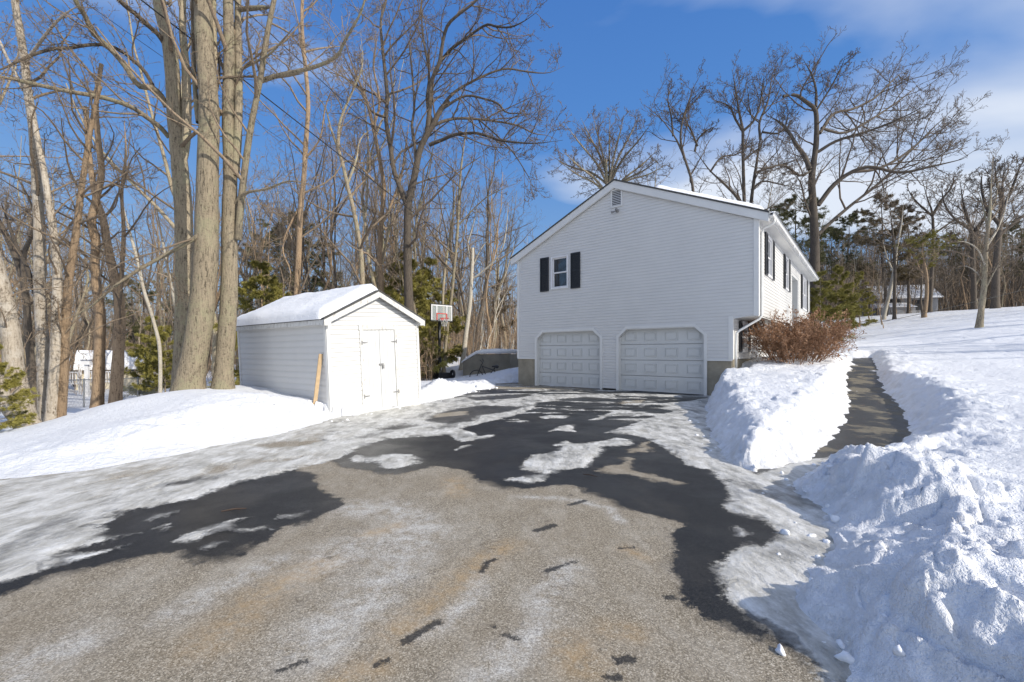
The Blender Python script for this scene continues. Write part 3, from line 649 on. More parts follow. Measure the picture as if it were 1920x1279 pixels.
# gable vent, flood light, small junction box
mb = MB(); v0, v1, z0, z1 = -4.50, -4.17, 6.44, 6.97
for bx_ in ((v0-.05, v0, z0-.05, z1+.05), (v1, v1+.05, z0-.05, z1+.05), (v0, v1, z1, z1+.05), (v0, v1, z0-.05, z0)): mb.box(bx_[0], bx_[1], -.045, -.0, bx_[2], bx_[3])
vent = mb.build('gable_vent', M['white_trim'], house)
mb = MB(); mb.box(v0, v1, -.031, -.027, z0, z1); mb.build('vent_backing', M['interior'], vent)
mb = MB()
for k in range(9):
    z = z0+.01+k*(z1-z0)/9; mb.add([(v0, -.044, z), (v1, -.044, z), (v1, -.032, z+.030), (v0, -.032, z+.030)], [(0,1,2,3)])
mb.build('louvres', M['white_siding'], vent)
mb = MB(); mb.tube([(-4.30, -.02, 6.25), (-4.30, -.06, 6.25)], .06, 12); mb.tube([(-4.30, -.06, 6.25), (-4.36, -.12, 6.22), (-4.44, -.20, 6.18)], [.02, .02, .05], 10); mb.tube([(-4.30, -.06, 6.25), (-4.26, -.13, 6.26), (-4.25, -.22, 6.24)], [.02, .02, .05], 10)
mb.build('flood_light', M['grey_metal'], house, True)

# ------------------------------------------------------------------ shed (leans a little)
SW, SLN, SHE, SHA = 2.449, 3.966, 1.86, 2.44
shed = empty('garden_shed', (-3.7375, 8.8939, .1292), (-.0027, -.0526, .9569), 'leaning white clapboard garden shed with snow on its roof and plank double door', 'shed')
DX0, DX1, DZ0, DZ1 = .76, 1.80, -.18, 1.64
def sp_sf(z):
    a, b = 0., SW
    if z > SHE:
        k = (z-SHE)/(SHA-SHE)*SW/2; a += k; b -= k
    sp = [(a, b)]
    if z < DZ1: sp = cut(sp, DX0, DX1)
    return sp
siding('front_wall', M['shed_siding'], shed, lambda a, o, z: (a, -o, z), sp_sf, -.25, SHA, .095, .018)
siding('side_wall', M['shed_siding'], shed, lambda a, o, z: (-o, SLN-a, z), lambda z: [(0, SLN)], -.3, SHE, .135, .014)
siding('side_wall', M['shed_siding'], shed, lambda a, o, z: (SW+o, a, z), lambda z: [(0, SLN)], -.3, SHE, .095, .018)
siding('rear_wall', M['shed_siding'], shed, lambda a, o, z: (SW-a, SLN+o, z), lambda z: [((max(0, z-SHE)/(SHA-SHE)*SW/2), SW-max(0, z-SHE)/(SHA-SHE)*SW/2)], -.3, SHA, .095, .018)
for xa in (-.022, SW-.05): mb = MB(); mb.box(xa, xa+.072, -.034, -.004, -.2, SHE); mb.build('corner_board', M['white_trim'], shed)
for xa, ya in ((-.024, .0), (-.024, SLN-.07), (SW+.004, 0), (SW+.004, SLN-.07)): mb = MB(); mb.box(xa-.006, xa+.02, ya, ya+.07, -.2, SHE-.01); mb.build('corner_board', M['white_trim'], shed)
mb = MB(); mb.box(DX0-.0, DX0+.09, -.036, -.002, DZ0, DZ1); mb.box(DX1-.09, DX1, -.036, -.002, DZ0, DZ1); mb.box(DX0-.02, DX1+.02, -.040, -.0022, DZ1, DZ1+.10)
mb.build('door_frame', M['weathered'], shed)
for k, (a, b) in enumerate(((DX0+.095, (DX0+DX1)/2-.003), ((DX0+DX1)/2+.003, DX1-.095))):
    mb = MB(); n = 4; wv = (b-a)/n
    for q in range(n): mb.box(a+q*wv+.002, a+(q+1)*wv-.002, -.024, -.006, DZ0+.01, DZ1-.01)
    dr = mb.build('door', M['planks'], shed, bevel=.003)
    for zc in (.17, DZ1-.28):
        h = MB(); xs_ = a-.05 if k == 0 else b+.05; s_ = 1 if k == 0 else -1
        h.box(xs_-.014, xs_+.014, -.042, -.032, zc-.045, zc+.045)
        h.prism([(xs_+s_*.014, zc-.018), (xs_+s_*.14, zc-.006), (xs_+s_*.14, zc+.006), (xs_+s_*.014, zc+.018)][::s_], -.040, -.025)
        h.build('hinge', M['grey_metal'], dr)
    if k == 1:
        h = MB(); h.box(a-.05, a+.07, -.045, -.025, .83, .87); h.box(a+.03, a+.07, -.06, -.045, .75, .83); h.build('latch', M['grey_metal'], dr)
SO = .14; ssl = (SHA-SHE)/(SW/2)
def srz(x): return SHA+.09-abs(x-SW/2)*ssl
x0_, x1_ = -SO, SW+SO
mb = MB(); mb.prism([(x0_, srz(x0_)-.03), (x0_, srz(x0_)), (SW/2, srz(SW/2)), (x1_, srz(x1_)), (x1_, srz(x1_)-.03), (SW/2, srz(SW/2)-.03)], -.17, SLN+.12)
sroof = mb.build('roof', M['shingle'], shed)
mb = MB()
for xa, xb in ((x0_+.005, SW/2), (SW/2, x1_-.005)):
    mb.prism([(xa, srz(xa)-.032), (xb, srz(xb)-.032), (xb, srz(xb)-.17), (xa, srz(xa)-.15)], -.155, -.125)
for xa, xb in ((x0_+.005, .02), (SW-.02, x1_-.005)):   # boxed eave returns
    zb = srz(xa if xa < 1 else xb)-.032; mb.box(xa, xb, -.153, -.03, zb-.12, zb-.004)
mb.box(x0_+.01, x0_+.03, -.02, SLN+.1, srz(x0_)-.13, srz(x0_)-.033); mb.box(x0_+.03, -.0, -.02, SLN+.1, srz(x0_)-.13, srz(x0_)-.11)
mb.build('rake_board', M['weathered'], sroof)
mb = MB(); n = 46
ys = np.concatenate([np.linspace(-.16, SLN+.1, n)])
def shed_snow():
    xs = np.concatenate([np.linspace(x0_-.03, SW/2+.15, 46)]); Xg, Yg = np.meshgrid(xs, ys, indexing='ij')
    # front edge of the snow runs back towards the ridge
    yf = -.07+.05*np.clip((Xg-.1)/1.2, 0, 1)+.03*fbm(Xg*3, Xg*0+2, 2)
    e = np.minimum(Xg-xs[0], np.minimum(xs[-1]-Xg, np.minimum((Yg-yf), SLN+.1-Yg)))
    th = .18+.05*fbm(Xg*.8, Yg*.8, 2)
    pr = np.sqrt(np.clip(1-(1-np.clip(e/.24, 0, 1))**2, 0, 1))
    rdg = np.array([[srz(x) for x in xs]]).T; Zb = rdg+.004-.01*(pr == 0)
    Zt = Zb+th*pr+.013*fbm(Xg*9, Yg*9, 3)*pr
    V = np.stack([Xg, np.maximum(Yg, yf), Zt], -1).reshape(-1, 3); ny = len(ys); i = np.arange(len(xs)-1)[:,None]*ny; k = np.arange(ny-1)[None,:]
    F = np.stack([i+k, i+ny+k, i+ny+k+1, i+k+1], -1).reshape(-1, 4)
    link_mesh('snow_cover', np_mesh('snow_cover', V, F, True), M['roof_snow'], sroof)
shed_snow()
def T_shed(a, b, c): return shed.matrix_basis @ Vector((a, b, c))
# board leaning on the side wall of the shed
p0 = T_shed(-.17, .30, .04); p1 = T_shed(-.045, .17, 1.16)
mb = MB(); d = (p1-p0); sdv = d.cross(Vector((.8, .6, 0))).normalized()*.016; fr = sdv.cross(d).normalized()*.038
mb.add([p0-sdv-fr, p0+sdv-fr, p0+sdv+fr, p0-sdv+fr, p1-sdv-fr, p1+sdv-fr, p1+sdv+fr, p1-sdv+fr], [(0,3,2,1), (4,5,6,7), (0,1,5,4), (1,2,6,5), (2,3,7,6), (3,0,4,7)])
tag(mb.build('lumber_board', M['lumber'], bevel=.003), 'bare yellow lumber board leaning against the side of the white shed', 'board')

# ------------------------------------------------------------------ basketball hoop
hb = pz(824, 700, 22.0); hoop = empty('basketball_hoop', (hb[0], 22.0, gz(hb[0], 22.0)), (0, 0, R_(38)), 'portable basketball hoop with clear backboard, red rim and black base in snow', 'basketball hoop')
mb = MB(); mb.tube([(0, 0, .1), (0, 0, 3.35)], .07, 10); mb.tube([(0, -.0, 2.9), (0, -.22, 3.2)], .03, 8); mb.tube([(0, -.0, 2.6), (0, -.22, 2.95)], .03, 8); mb.build('pole', M['black_metal'], hoop, True)
mb = MB(); mb.prism([(-.45, .0), (.45, .0), (.48, .14), (.30, .30), (-.30, .30), (-.48, .14)], -.55, 1.0); mb.tube([(-.45, .95, .18), (-.45, 1.05, .18)], .16, 12); mb.build('base', M['black_plastic'], hoop, bevel=.03)
for xw in (.42, -.42): mb = MB(); mb.torus((xw, -.6, .22), .16, .07, 'x', 18, 8); mb.build('wheel', M['black_plastic'], hoop, True)
mb = MB(); mb.tube([(.12, .0, 1.0), (.4, .75, .3)], .018, 6); mb.tube([(-.12, .0, 1.0), (-.4, .75, .3)], .018, 6); mb.build('brace', M['grey_metal'], hoop)
B0, B1, BZ0, BZ1 = -.60, .60, 2.92, 3.72
mb = MB(); mb.box(B0, B1, -.245, -.225, BZ0, BZ1); bb = mb.build('backboard', M['acrylic'], hoop)
mb = MB(); 
for q in ((B0-.03, B0, BZ0-.03, BZ1+.03), (B1, B1+.03, BZ0-.03, BZ1+.03), (B0, B1, BZ1, BZ1+.03), (B0, B1, BZ0-.05, BZ0)): mb.box(q[0], q[1], -.26, -.21, q[2], q[3])
mb.build('board_frame', M['black_metal'], bb)
mb = MB()
for q in ((B0+.01, B0+.06, BZ0+.02, BZ1-.02), (B1-.06, B1-.01, BZ0+.02, BZ1-.02), (B0+.06, B1-.06, BZ1-.07, BZ1-.02), (-.31, -.26, BZ0+.36, BZ1-.07), (.26, .31, BZ0+.36, BZ1-.07)): mb.box(q[0], q[1], -.256, -.248, q[2], q[3])
mb.build('white_border', M['white_paint'], bb)
mb = MB()
for q in ((-.30, -.25, BZ0+.02, BZ0+.33), (.25, .30, BZ0+.02, BZ0+.33), (-.30, .30, BZ0+.33, BZ0+.37)): mb.box(q[0], q[1], -.258, -.249, q[2], q[3])
mb.build('target_square', M['red_metal'], bb)
mb = MB(); mb.torus((0, -.50, 3.02), .23, .014, 'z', 26, 6); mb.box(-.06, .06, -.30, -.25, 2.94, 3.06); rim = mb.build('rim', M['red_metal'], bb)
mb = MB()
for k in range(12):
    a = 2*math.pi*k/12; a2 = a+.5; mb.tube([(.22*math.cos(a), -.5+.22*math.sin(a), 3.0), (.15*math.cos(a2), -.5+.15*math.sin(a2), 2.8), (.11*math.cos(a), -.5+.11*math.sin(a), 2.62)], .006, 4, False)
    a2 = a-.5; mb.tube([(.22*math.cos(a), -.5+.22*math.sin(a), 3.0), (.15*math.cos(a2), -.5+.15*math.sin(a2), 2.8), (.11*math.cos(a), -.5+.11*math.sin(a), 2.62)], .006, 4, False)
mb.build('net', M['net'], rim)

# ------------------------------------------------------------------ retaining wall and bicycle in the house's shadow
def wall_pts(l, Z): return [pz(x, y, Z) for x, y in l]
ZR = 22.5
rw = empty('retaining_wall', (0, 0, 0), (0, 0, 0), 'low grey retaining wall with sloping end and snow cap beside the garage', 'wall')
prof = [(p[0], p[2]) for p in wall_pts([(868,712),(868,679),(893,664.5),(957,663.5),(957,712)], ZR)]
mb = MB(); mb.prism(prof, ZR, ZR+1.6); mb.build('wall_face', M['retaining'], rw)
q0 = pz(956, 664, ZR-.5); q1 = pz(985, 664, ZR-.5); mb = MB(); mb.box(q0[0], q1[0]+.4, ZR-.5, ZR+1.6, -.3, q0[2]); mb.build('end_block', M['retaining'], rw)
mb = MB(); caps = [(p[0], p[2]) for p in wall_pts([(864,681),(868,678),(893,663.5),(990,662.5),(990,656),(930,653.5),(905,655),(893,658),(880,666),(866,677)], ZR)]
mb.prism(caps, ZR-.06, ZR+1.7); mb.build('snow_cap', M['roof_snow'], rw, True)
bc = pz(912, 692, 20.8); bike = empty('bicycle', (bc[0], 20.8, bc[2]-.48), (R_(8), R_(14), R_(8)), 'dark bicycle half buried in shaded snow below the grey retaining wall', 'bicycle')
mb = MB()
for a, b in (((-.35, .55), (.30, .50)), ((-.35, .55), (.02, .05)), ((.02, .05), (.25, .62)), ((.02, .05), (.55, .02)), ((.27, .5), (.55, .02)), ((-.40, .66), (-.48, .02))): mb.tube([(a[0], 0, a[1]), (b[0], 0, b[1])], .022, 8)
mb.build('frame', M['black_metal'], bike, True)
mb = MB(); mb.tube([(-.40, 0, .62), (-.37, 0, .74)], .016, 6); mb.tube([(-.55, -.30, .86), (-.42, -.2, .78), (-.37, 0, .74), (-.34, .2, .78), (-.40, .3, .86)], .016, 6); mb.build('handlebar', M['black_metal'], bike, True)
mb = MB(); mb.tube([(.10, 0, .66), (.2, 0, .68), (.36, 0, .70), (.42, 0, .71)], [.02, .045, .085, .05], 8); mb.tube([(.25, 0, .5), (.27, 0, .68)], .014, 6); mb.build('saddle', M['black_plastic'], bike, True)
for xw in (-.50, .56):
    mb = MB(); mb.torus((xw, 0, .0), .31, .024, 'y', 30, 6); wh = mb.build('wheel', M['rubber'], bike, True)
    mb = MB()
    for k in range(14): a = math.pi*2*k/14; mb.tube([(xw, 0, 0), (xw+.3*math.cos(a), 0, .3*math.sin(a))], .003, 3)
    mb.build('spokes', M['grey_metal'], wh)
# ------------------------------------------------------------------ neighbours' shed, railing, chain link fence and house
ns = empty('neighbour_shed', pz(215, 727, 34), (0, 0, R_(-52)), 'small cream shed with a snowy roof behind the two thin trunks', 'shed')
zb = ns.location.z
mb = MB(); mb.prism([(-1.3, -.3), (1.3, -.3), (1.3, 1.45), (.55, 2.25), (-.0, 2.5), (-.55, 2.25), (-1.3, 1.45)], -2.0, 2.0); mb.build('wall', M['cream'], ns)
mb = MB(); pr = [(-1.5, 1.30), (-.62, 2.3), (0, 2.58), (.62, 2.3), (1.5, 1.30)]; mb.prism(pr+[(x, z+.16) for x, z in pr[::-1]], -2.15, 2.15); rf = mb.build('roof', M['shingle'], ns)
mb = MB(); mb.prism([(x*1.0, z+.165) for x, z in pr]+[(x*1.01, z+.36) for x, z in pr[::-1]], -2.1, 2.1); mb.build('snow_cover', M['roof_snow'], rf)
mb = MB(); mb.box(-1.33, -1.30, -.9, .1, .0, 1.3); mb.build('door', M['white_paint'], ns)
mb = MB(); mb.box(-1.33, -1.302, .7, 1.3, .5, 1.1); mb.build('window', M['glass'], ns)
def railing(x0, x1, yb, Z, h, label, base=727):
    e = empty('picket_railing', pz(x0, yb, Z), (0, 0, 0), label, 'railing', 'white railings by the far cream shed'); Wd = (x1-x0)/FPX*Z
    mb = MB(); mb.box(0, Wd, -.03, .03, h-.07, h); mb.box(0, Wd, -.03, .03, .05, .11); mb.build('rail', M['white_paint'], e)
    mb = MB(); n = int(Wd/.17)
    for k in range(n+1): x = k*Wd/n; mb.box(x-.028, x+.028, -.02, .02, .11, h-.07)
    mb.build('pickets', M['white_paint'], e)
    for k in (0, .5, 1): mb = MB(); mb.box(k*Wd-.06, k*Wd+.06, -.06, .06, -.5, h+.12); mb.build('post', M['white_paint'], e)
railing(62, 150, 722, 30, .92, 'white picket railing left of the cream shed')
railing(163, 212, 718, 31, .85, 'white picket railing in front of the cream shed')
cf = empty('chain_link_fence', (0, 0, 0), (0, 0, 0), 'grey chain link fence sagging in snow behind the left trunks', 'fence')
A0 = Vector(pz(95, 775, 16)); A1 = Vector(pz(300, 742, 21)); dv = A1-A0; mb = MB()
A0.z = gz(A0.x, A0.y); A1.z = gz(A1.x, A1.y); dv = A1-A0
for q in np.arange(0, 1, .011):
    a = A0+dv*q; mb.tube([a, a+dv*.055+Vector((0, 0, 1.1))], .004, 3, False); mb.tube([a+Vector((0, 0, 1.1)), a+dv*.055], .004, 3, False)
mb.build('wire_mesh', M['galv'], cf)
mb = MB(); mb.tube([A0+Vector((0, 0, 1.12)), A0+dv*.5+Vector((0, 0, 1.10)), A1+Vector((0, 0, 1.14))], .022, 6); mb.build('top_rail', M['galv'], cf)
for q in (0, .25, .5, .75, 1):
    a = A0+dv*q; mb = MB(); mb.tube([a-Vector((0, 0, .3)), a+Vector((0, 0, 1.16))], .03, 6); mb.build('post', M['galv'], cf)
bp = pz(163, 735, 26); bf = empty('bird_house', (bp[0], bp[1], gz(bp[0], bp[1])), (0, 0, .3), 'white post with a snow topped bird house left of the cream shed', 'bird house')
mb = MB(); mb.box(-.09, .09, -.09, .09, -.3, 1.9); mb.build('post', M['white_paint'], bf)
mb = MB(); mb.box(-.22, .22, -.2, .2, 1.9, 2.2); mb.prism([(-.32, 2.2), (.32, 2.2), (0, 2.45)], -.3, .3); mb.build('box', M['white_paint'], bf)
mb = MB(); mb.prism([(-.34, 2.22), (.34, 2.22), (.2, 2.48), (0, 2.6), (-.2, 2.48)], -.31, .31); mb.build('snow_cover', M['roof_snow'], bf)
nb = pz(1655, 613, 48)
nh = empty('neighbour_house', (pz(1702,600,48)[0], 48, gz(pz(1702,600,48)[0], 47)-.1), (0, 0, R_(-14)), 'distant grey house with snow covered roof behind thin trees on the hill', 'house'); nh.scale = (.62, .62, .62)
mb = MB(); mb.box(-4.5, 4.5, 0, 6, -1, 3.2); mb.build('wall', M['greyhouse'], nh)
mb = MB(); mb.prism([(-.5, 3.1), (6.5, 3.1), (3, 5.6)], -4.8, 4.8, 'x'); rf = mb.build('roof', M['greyhouse'], nh)
mb = MB(); mb.prism([(-.6, 3.1), (3, 5.66), (6.6, 3.1), (6.6, 3.3), (3, 5.9), (-.6, 3.32)], -4.9, 4.9, 'x'); mb.build('snow_cover', M['roof_snow'], rf)
mb = MB(); mb.box(-5.6, -.6, -3.2, -.0, -1.2, 1.3); mb.build('garage', M['greyhouse'], nh)
mb = MB(); mb.prism([(-3.5, 1.3), (0, 1.3), (0, 2.4)], -5.8, -.4, 'x'); mb.build('snow_cover', M['roof_snow'], rf)
mb = MB(); mb.box(-2.9, -1.2, -.04, -.01, 1.9, 3.0); mb.build('window', M['interior'], nh)
mb = MB(); mb.box(.6, 2.6, -.04, -.01, 1.0, 2.8); mb.build('window', M['interior'], nh)
# stick on the asphalt
a = pg(415, 963); b = pg(462, 957); mb = MB(); mb.tube([(a[0], a[1], .018), ((a[0]+b[0])/2, (a[1]+b[1])/2+.012, .022), (b[0], b[1], .016)], [.006, .008, .004], 6); mb.tube([((a[0]*.4+b[0]*.6), (a[1]*.4+b[1]*.6), .02), (b[0]-.02, b[1]-.05, .02)], .003, 5)
M['twig_dark'] = simple('wet_twig', (.05, .03, .02), .7, .2)
tag(mb.build('stick', M['twig_dark']), 'thin dark broken stick lying on the wet asphalt among ice patches', 'stick')
a = pg(1094, 892); b = pg(1120, 897); mb = MB(); mb.tube([(a[0], a[1], .015), ((a[0]+b[0])/2, (a[1]+b[1])/2+.01, .02), (b[0], b[1], .015)], [.005, .006, .003], 6)
tag(mb.build('stick', M['twig_dark']), 'short thin twig on the dark wet asphalt below the central ice patch', 'stick')
# overhead cables
def cable(p, q, sag, r, label):
    p, q = Vector(p), Vector(q); mb = MB(); pts = []
    for i in range(41):
        t_ = i/40; v = p.lerp(q, t_); v.z -= sag*4*t_*(1-t_); pts.append(v)
    mb.tube(pts, r, 5, False); tag(mb.build('overhead_cable', M['rubber'], smooth=True), label, 'cable', 'overhead cables')
def ray(px, py, Z): return pz(px, py, Z)
cable(ray(60, -160, 7), ray(905, 500, 30), -.0, .016, 'thickest black overhead cable crossing the big trunks down to the right')
cable(ray(300, -130, 8), ray(962, 470, 34), .2, .011, 'thin black overhead cable passing right of the big trunks')
cable(ray(-60, -150, 9), ray(800, 440, 36), .2, .008, 'faint thin overhead cable left of the thick one')
cable(ray(1560, 645-25, 30), ray(2100, 492, 30), .35, .018, 'dark sagging cable in front of the trees on the hill')
# ------------------------------------------------------------------ trees
def bark(name, dark, light, patch=None, scale=1.0, vert=.13, lo=.41, hi=.57):
    m = Mat(name); c = m.tc(); v = m.scale(c, (1, 1, vert))
    f = m.noise(v, 34*scale, 8, .75, .5); g = m.noise(c, 1.6, 6, .7); q = m.noise(c, 26, 5, .7); r = m.noise(m.scale(c, (1, 1, .3)), 9*scale, 5, .6)
    h = m.math('ADD', m.math('MULTIPLY', f, .6), m.math('ADD', m.math('MULTIPLY', q, .25), m.math('MULTIPLY', r, .15)))
    col = m.ramp(h, [(lo, dark), (.475, tuple((x+y*2)/3 for x, y in zip(dark, light))), (hi, light)])
    col = m.mix(m.ramp(m.math('ADD', m.math('MULTIPLY', g, .7), m.math('MULTIPLY', q, .3)), [(.50, (0, 0, 0)), (.57, (.6, .6, .6))]), col, patch or tuple(x*.75 for x in light))
    oi = m.n.new('ShaderNodeObjectInfo'); hs = m.n.new('ShaderNodeHueSaturation'); m.l.new(col, hs.inputs['Color'])
    m.l.new(m.math('ADD', m.math('MULTIPLY', oi.outputs['Random'], .5), .72), hs.inputs['Value'])
    m.set('Base Color', hs.outputs[0]); m.set('Roughness', .9); m.bump(h, 1.0, .05); return m.m
M['bark'] = bark('bark', (.075, .06, .04), (.38, .315, .22), (.34, .32, .20))
M['bark_dark'] = bark('bark_dark', (.035, .028, .022), (.13, .105, .08))
M['bark_warm'] = bark('bark_warm', (.12, .078, .045), (.45, .32, .20))
M['bark_dead'] = bark('bark_dead', (.10, .075, .05), (.46, .40, .32), (.50, .46, .40), .7)
M['twig'] = bark('twig_bark', (.10, .072, .048), (.32, .245, .17))
M['twig_darker'] = bark('dark_twig_bark', (.05, .038, .028), (.17, .13, .095))  # darker twig tone for the trees with dark bark
M['birch'] = bark('birch_bark', (.14, .11, .08), (.50, .46, .38), (.40, .34, .26), .8, 1.6, .30, .46)
def foliage(name, a, b):
    m = Mat(name); c = m.tc(); f = m.noise(c, 1.3, 4, .6); m.set('Base Color', m.ramp(f, [(.3, a), (.7, b)])); m.set('Roughness', .7); return m.m
M['hemlock'] = foliage('hemlock_needles', (.17, .155, .035), (.36, .32, .075))
M['pine'] = foliage('pine_needles', (.055, .062, .022), (.15, .145, .05))
M['pine_brown'] = foliage('brown_pine_needles', (.085, .066, .032), (.19, .14, .066))
M['leaf_red'] = foliage('russet_leaves', (.17, .088, .045), (.37, .205, .11))
M['leaf_tan'] = foliage('tan_leaves', (.20, .12, .06), (.36, .22, .12))
def nrm(v): return v/np.maximum(np.linalg.norm(v, axis=-1, keepdims=True), 1e-9)
def tubes(groups):
    """groups: (P (B,n,3), R (B,n), sides) -> V, F"""
    Vs, Fs, o = [], [], 0
    for P, R, k in groups:
        B, n, _ = P.shape; T = np.gradient(P, axis=1); T = nrm(T)
        ref = np.where(np.abs(nrm(P[:,-1]-P[:,0])[:,2:3]) > .8, [[1., 0, 0]], [[0, 0, 1.]])[:,None,:]
        A = nrm(np.cross(T, np.broadcast_to(ref, T.shape))); Bn = np.cross(T, A)
        q = 2*np.pi*np.arange(k)/k
        V = P[:,:,None,:]+R[:,:,None,None]*(A[:,:,None,:]*np.cos(q)[None,None,:,None]+Bn[:,:,None,:]*np.sin(q)[None,None,:,None])
        Vs.append(V.reshape(-1, 3)); b = np.arange(B)[:,None,None]*n*k; i = np.arange(n-1)[None,:,None]*k; j = np.arange(k)[None,None,:]; j2 = (j+1) % k
        Fs.append((np.stack([b+i+j, b+i+j2, b+i+k+j2, b+i+k+j], -1).reshape(-1, 4))+o); o += B*n*k
    return np.concatenate(Vs), np.concatenate(Fs)
def resamp(P, n):
    P = np.asarray(P, float)
    if len(P) > 2:      # catmull-rom smoothing
        Q = [P[0]]; E = np.vstack([2*P[0]-P[1], P, 2*P[-1]-P[-2]])
        for i in range(1, len(E)-2):
            for t in (.25, .5, .75, 1.):
                a, b, c, d = E[i-1], E[i], E[i+1], E[i+2]
                Q.append(.5*((2*b)+(-a+c)*t+(2*a-5*b+4*c-d)*t*t+(-a+3*b-3*c+d)*t**3))
        P = np.array(Q)
    s = np.concatenate([[0], np.cumsum(np.linalg.norm(np.diff(P, axis=0), axis=1))]); u = np.linspace(0, s[-1], n)
    return np.stack([np.interp(u, s, P[:,i]) for i in range(3)], -1)
def kids(P, R, per, n, fac, ang, up=.05, wob=.22, t0=.2, t1=1., rf=.6, taper=.25, g=rng, minr=.004, lmax=9, bias=None):
    B, m, _ = P.shape; N_ = B*per
    t = (np.tile(np.arange(per), B)+g.uniform(0, 1, N_))/per; t = t0+(t1-t0)*t
    pi = np.repeat(np.arange(B), per); f = np.clip(t*(m-1), 0, m-1.001); i = f.astype(int); fr = (f-i)[:,None]
    pos = P[pi, i]*(1-fr)+P[pi, i+1]*fr; tan = nrm(P[pi, i+1]-P[pi, i]); r = R[pi, i]*(1-fr[:,0])+R[pi, i+1]*fr[:,0]
    Lp = np.linalg.norm(np.diff(P, axis=1), axis=2).sum(1)[pi]
    rv = g.normal(size=(N_, 3)); perp = nrm(np.cross(tan, rv)); a = np.radians(g.uniform(ang[0], ang[1], N_))[:,None]
    d = nrm(tan*np.cos(a)+perp*np.sin(a)); 
    if bias is not None: d = nrm(d+np.asarray(bias))
    ln = np.minimum(Lp*g.uniform(fac[0], fac[1], N_)*(1.15-.65*t), lmax)
    Q = np.zeros((N_, n, 3)); Q[:,0] = pos; st = (ln/(n-1))[:,None]
    for k in range(1, n):
        d = nrm(d+wob*g.normal(size=(N_, 3))+np.array([0, 0, up])); Q[:,k] = Q[:,k-1]+d*st
    r0 = np.maximum(np.minimum(r*rf*np.clip(ln/2.0, .3, 1), ln*.013+.004), minr); RR = np.maximum(r0[:,None]*np.linspace(1, taper, n)[None], minr*.6)
    return Q, RR
def leafpatches(pos, dirs, k, ln, wd, g=rng, spread=.9):
    """thin needle / leaf triangles around points"""
    N_ = len(pos)*k; p = np.repeat(pos, k, 0); d = nrm(np.repeat(dirs, k, 0)+spread*g.normal(size=(N_, 3))); s = nrm(np.cross(d, g.normal(size=(N_, 3))))
    L_ = ln*g.uniform(.6, 1.3, N_)[:,None]; W = wd*g.uniform(.7, 1.2, N_)[:,None]
    V = np.stack([p-s*W*.5, p+s*W*.5, p+d*L_], 1).reshape(-1, 3); return V, np.arange(3*N_).reshape(-1, 3)
def bump_r(P, R, amp, g):    # knobbly trunk outline
    return R*(1+amp*g.normal(size=R.shape))
def smooth_mesh(name, groups): V, F = tubes(groups); return np_mesh(name, V, F, True)
def crown_groups(P, R, g, dens=(8, 6, 5), lens=((.25, .5), (.3, .55), (.3, .5)), angs=((35, 65), (30, 60), (30, 60)), up=.05, t0=.35, wob=.22, lmax=6, minr=.004, last=True, lv1=True):
    gs = []; a = (P, R)
    if lv1: 
        a = kids(P, R, dens[0], 7, lens[0], angs[0], up, wob*.7, t0, .98, .62, .3, g, minr*1.6, lmax); gs.append((*a, 5))
    b = kids(*a, dens[1], 5, lens[1], angs[1], up, wob, .2, 1., .62, .35, g, minr*1.3, lmax*.5); gs.append((*b, 3))
    c_ = kids(*b, dens[2], 4, lens[2], angs[2], up, wob*1.2, .15, 1., .62, .4, g, minr, lmax*.25); gs.append((*c_, 3))
    if last: d_ = kids(*c_, 3, 3, (.35, .6), (25, 60), up, wob, .2, 1., .7, .5, g, minr*.8, .6); gs.append((*d_, 3))
    return gs
def proto_tree(seed, h=17., r=.17, lean=.05, base=.35, nl=12, up=.08, dens=(5, 5), wob=.2, fork=True):
    g = np.random.default_rng(seed); n = 12; z = np.linspace(-.5, h, n); P = np.zeros((1, n, 3)); P[0,:,2] = z
    w_ = np.cumsum(g.normal(size=(n, 2))*h*.014, 0); w_ -= w_[:1]; P[0,:,:2] = w_+np.outer(z/h, g.normal(size=2)*lean*h)*(z[:,None] > 0)
    R = (r*(1-.86*np.clip(z/h, 0, 1)**.9))[None]; R[0,0] *= 1.35; R[0,1] *= 1.1
    tr = [(P, bump_r(P, R, .03, g), 8)]
    if fork:
        Fk = kids(P, R, 2, 9, (.42, .6), (14, 28), .10, .07, base, base+.25, .8, .25, g); tr.append((*Fk, 6))
        P2_ = resampB(Fk[0], 12); R2_ = np.stack([np.interp(np.linspace(0, 1, 12), np.linspace(0, 1, 9), x) for x in Fk[1]]); Pa = np.concatenate([P, P2_]); Ra = np.concatenate([R, R2_])
    else: Pa, Ra = P, R
    a = kids(Pa, Ra, nl, 7, (.16, .36), (35, 70), up, .16, base, .97, .55, .22, g, .009, h*.36); 
    b = kids(*a, dens[0], 5, (.3, .6), (30, 60), up, wob, .2, 1., .6, .35, g, .008)
    c_ = kids(*b, dens[1], 4, (.3, .6), (25, 60), up, wob, .15, 1., .65, .45, g, .0065)
    return smooth_mesh('trunk', tr), smooth_mesh('crown', [(*a, 4), (*b, 3), (*c_, 3)])
def resampB(P, n): return np.stack([resamp(p, n) for p in P])

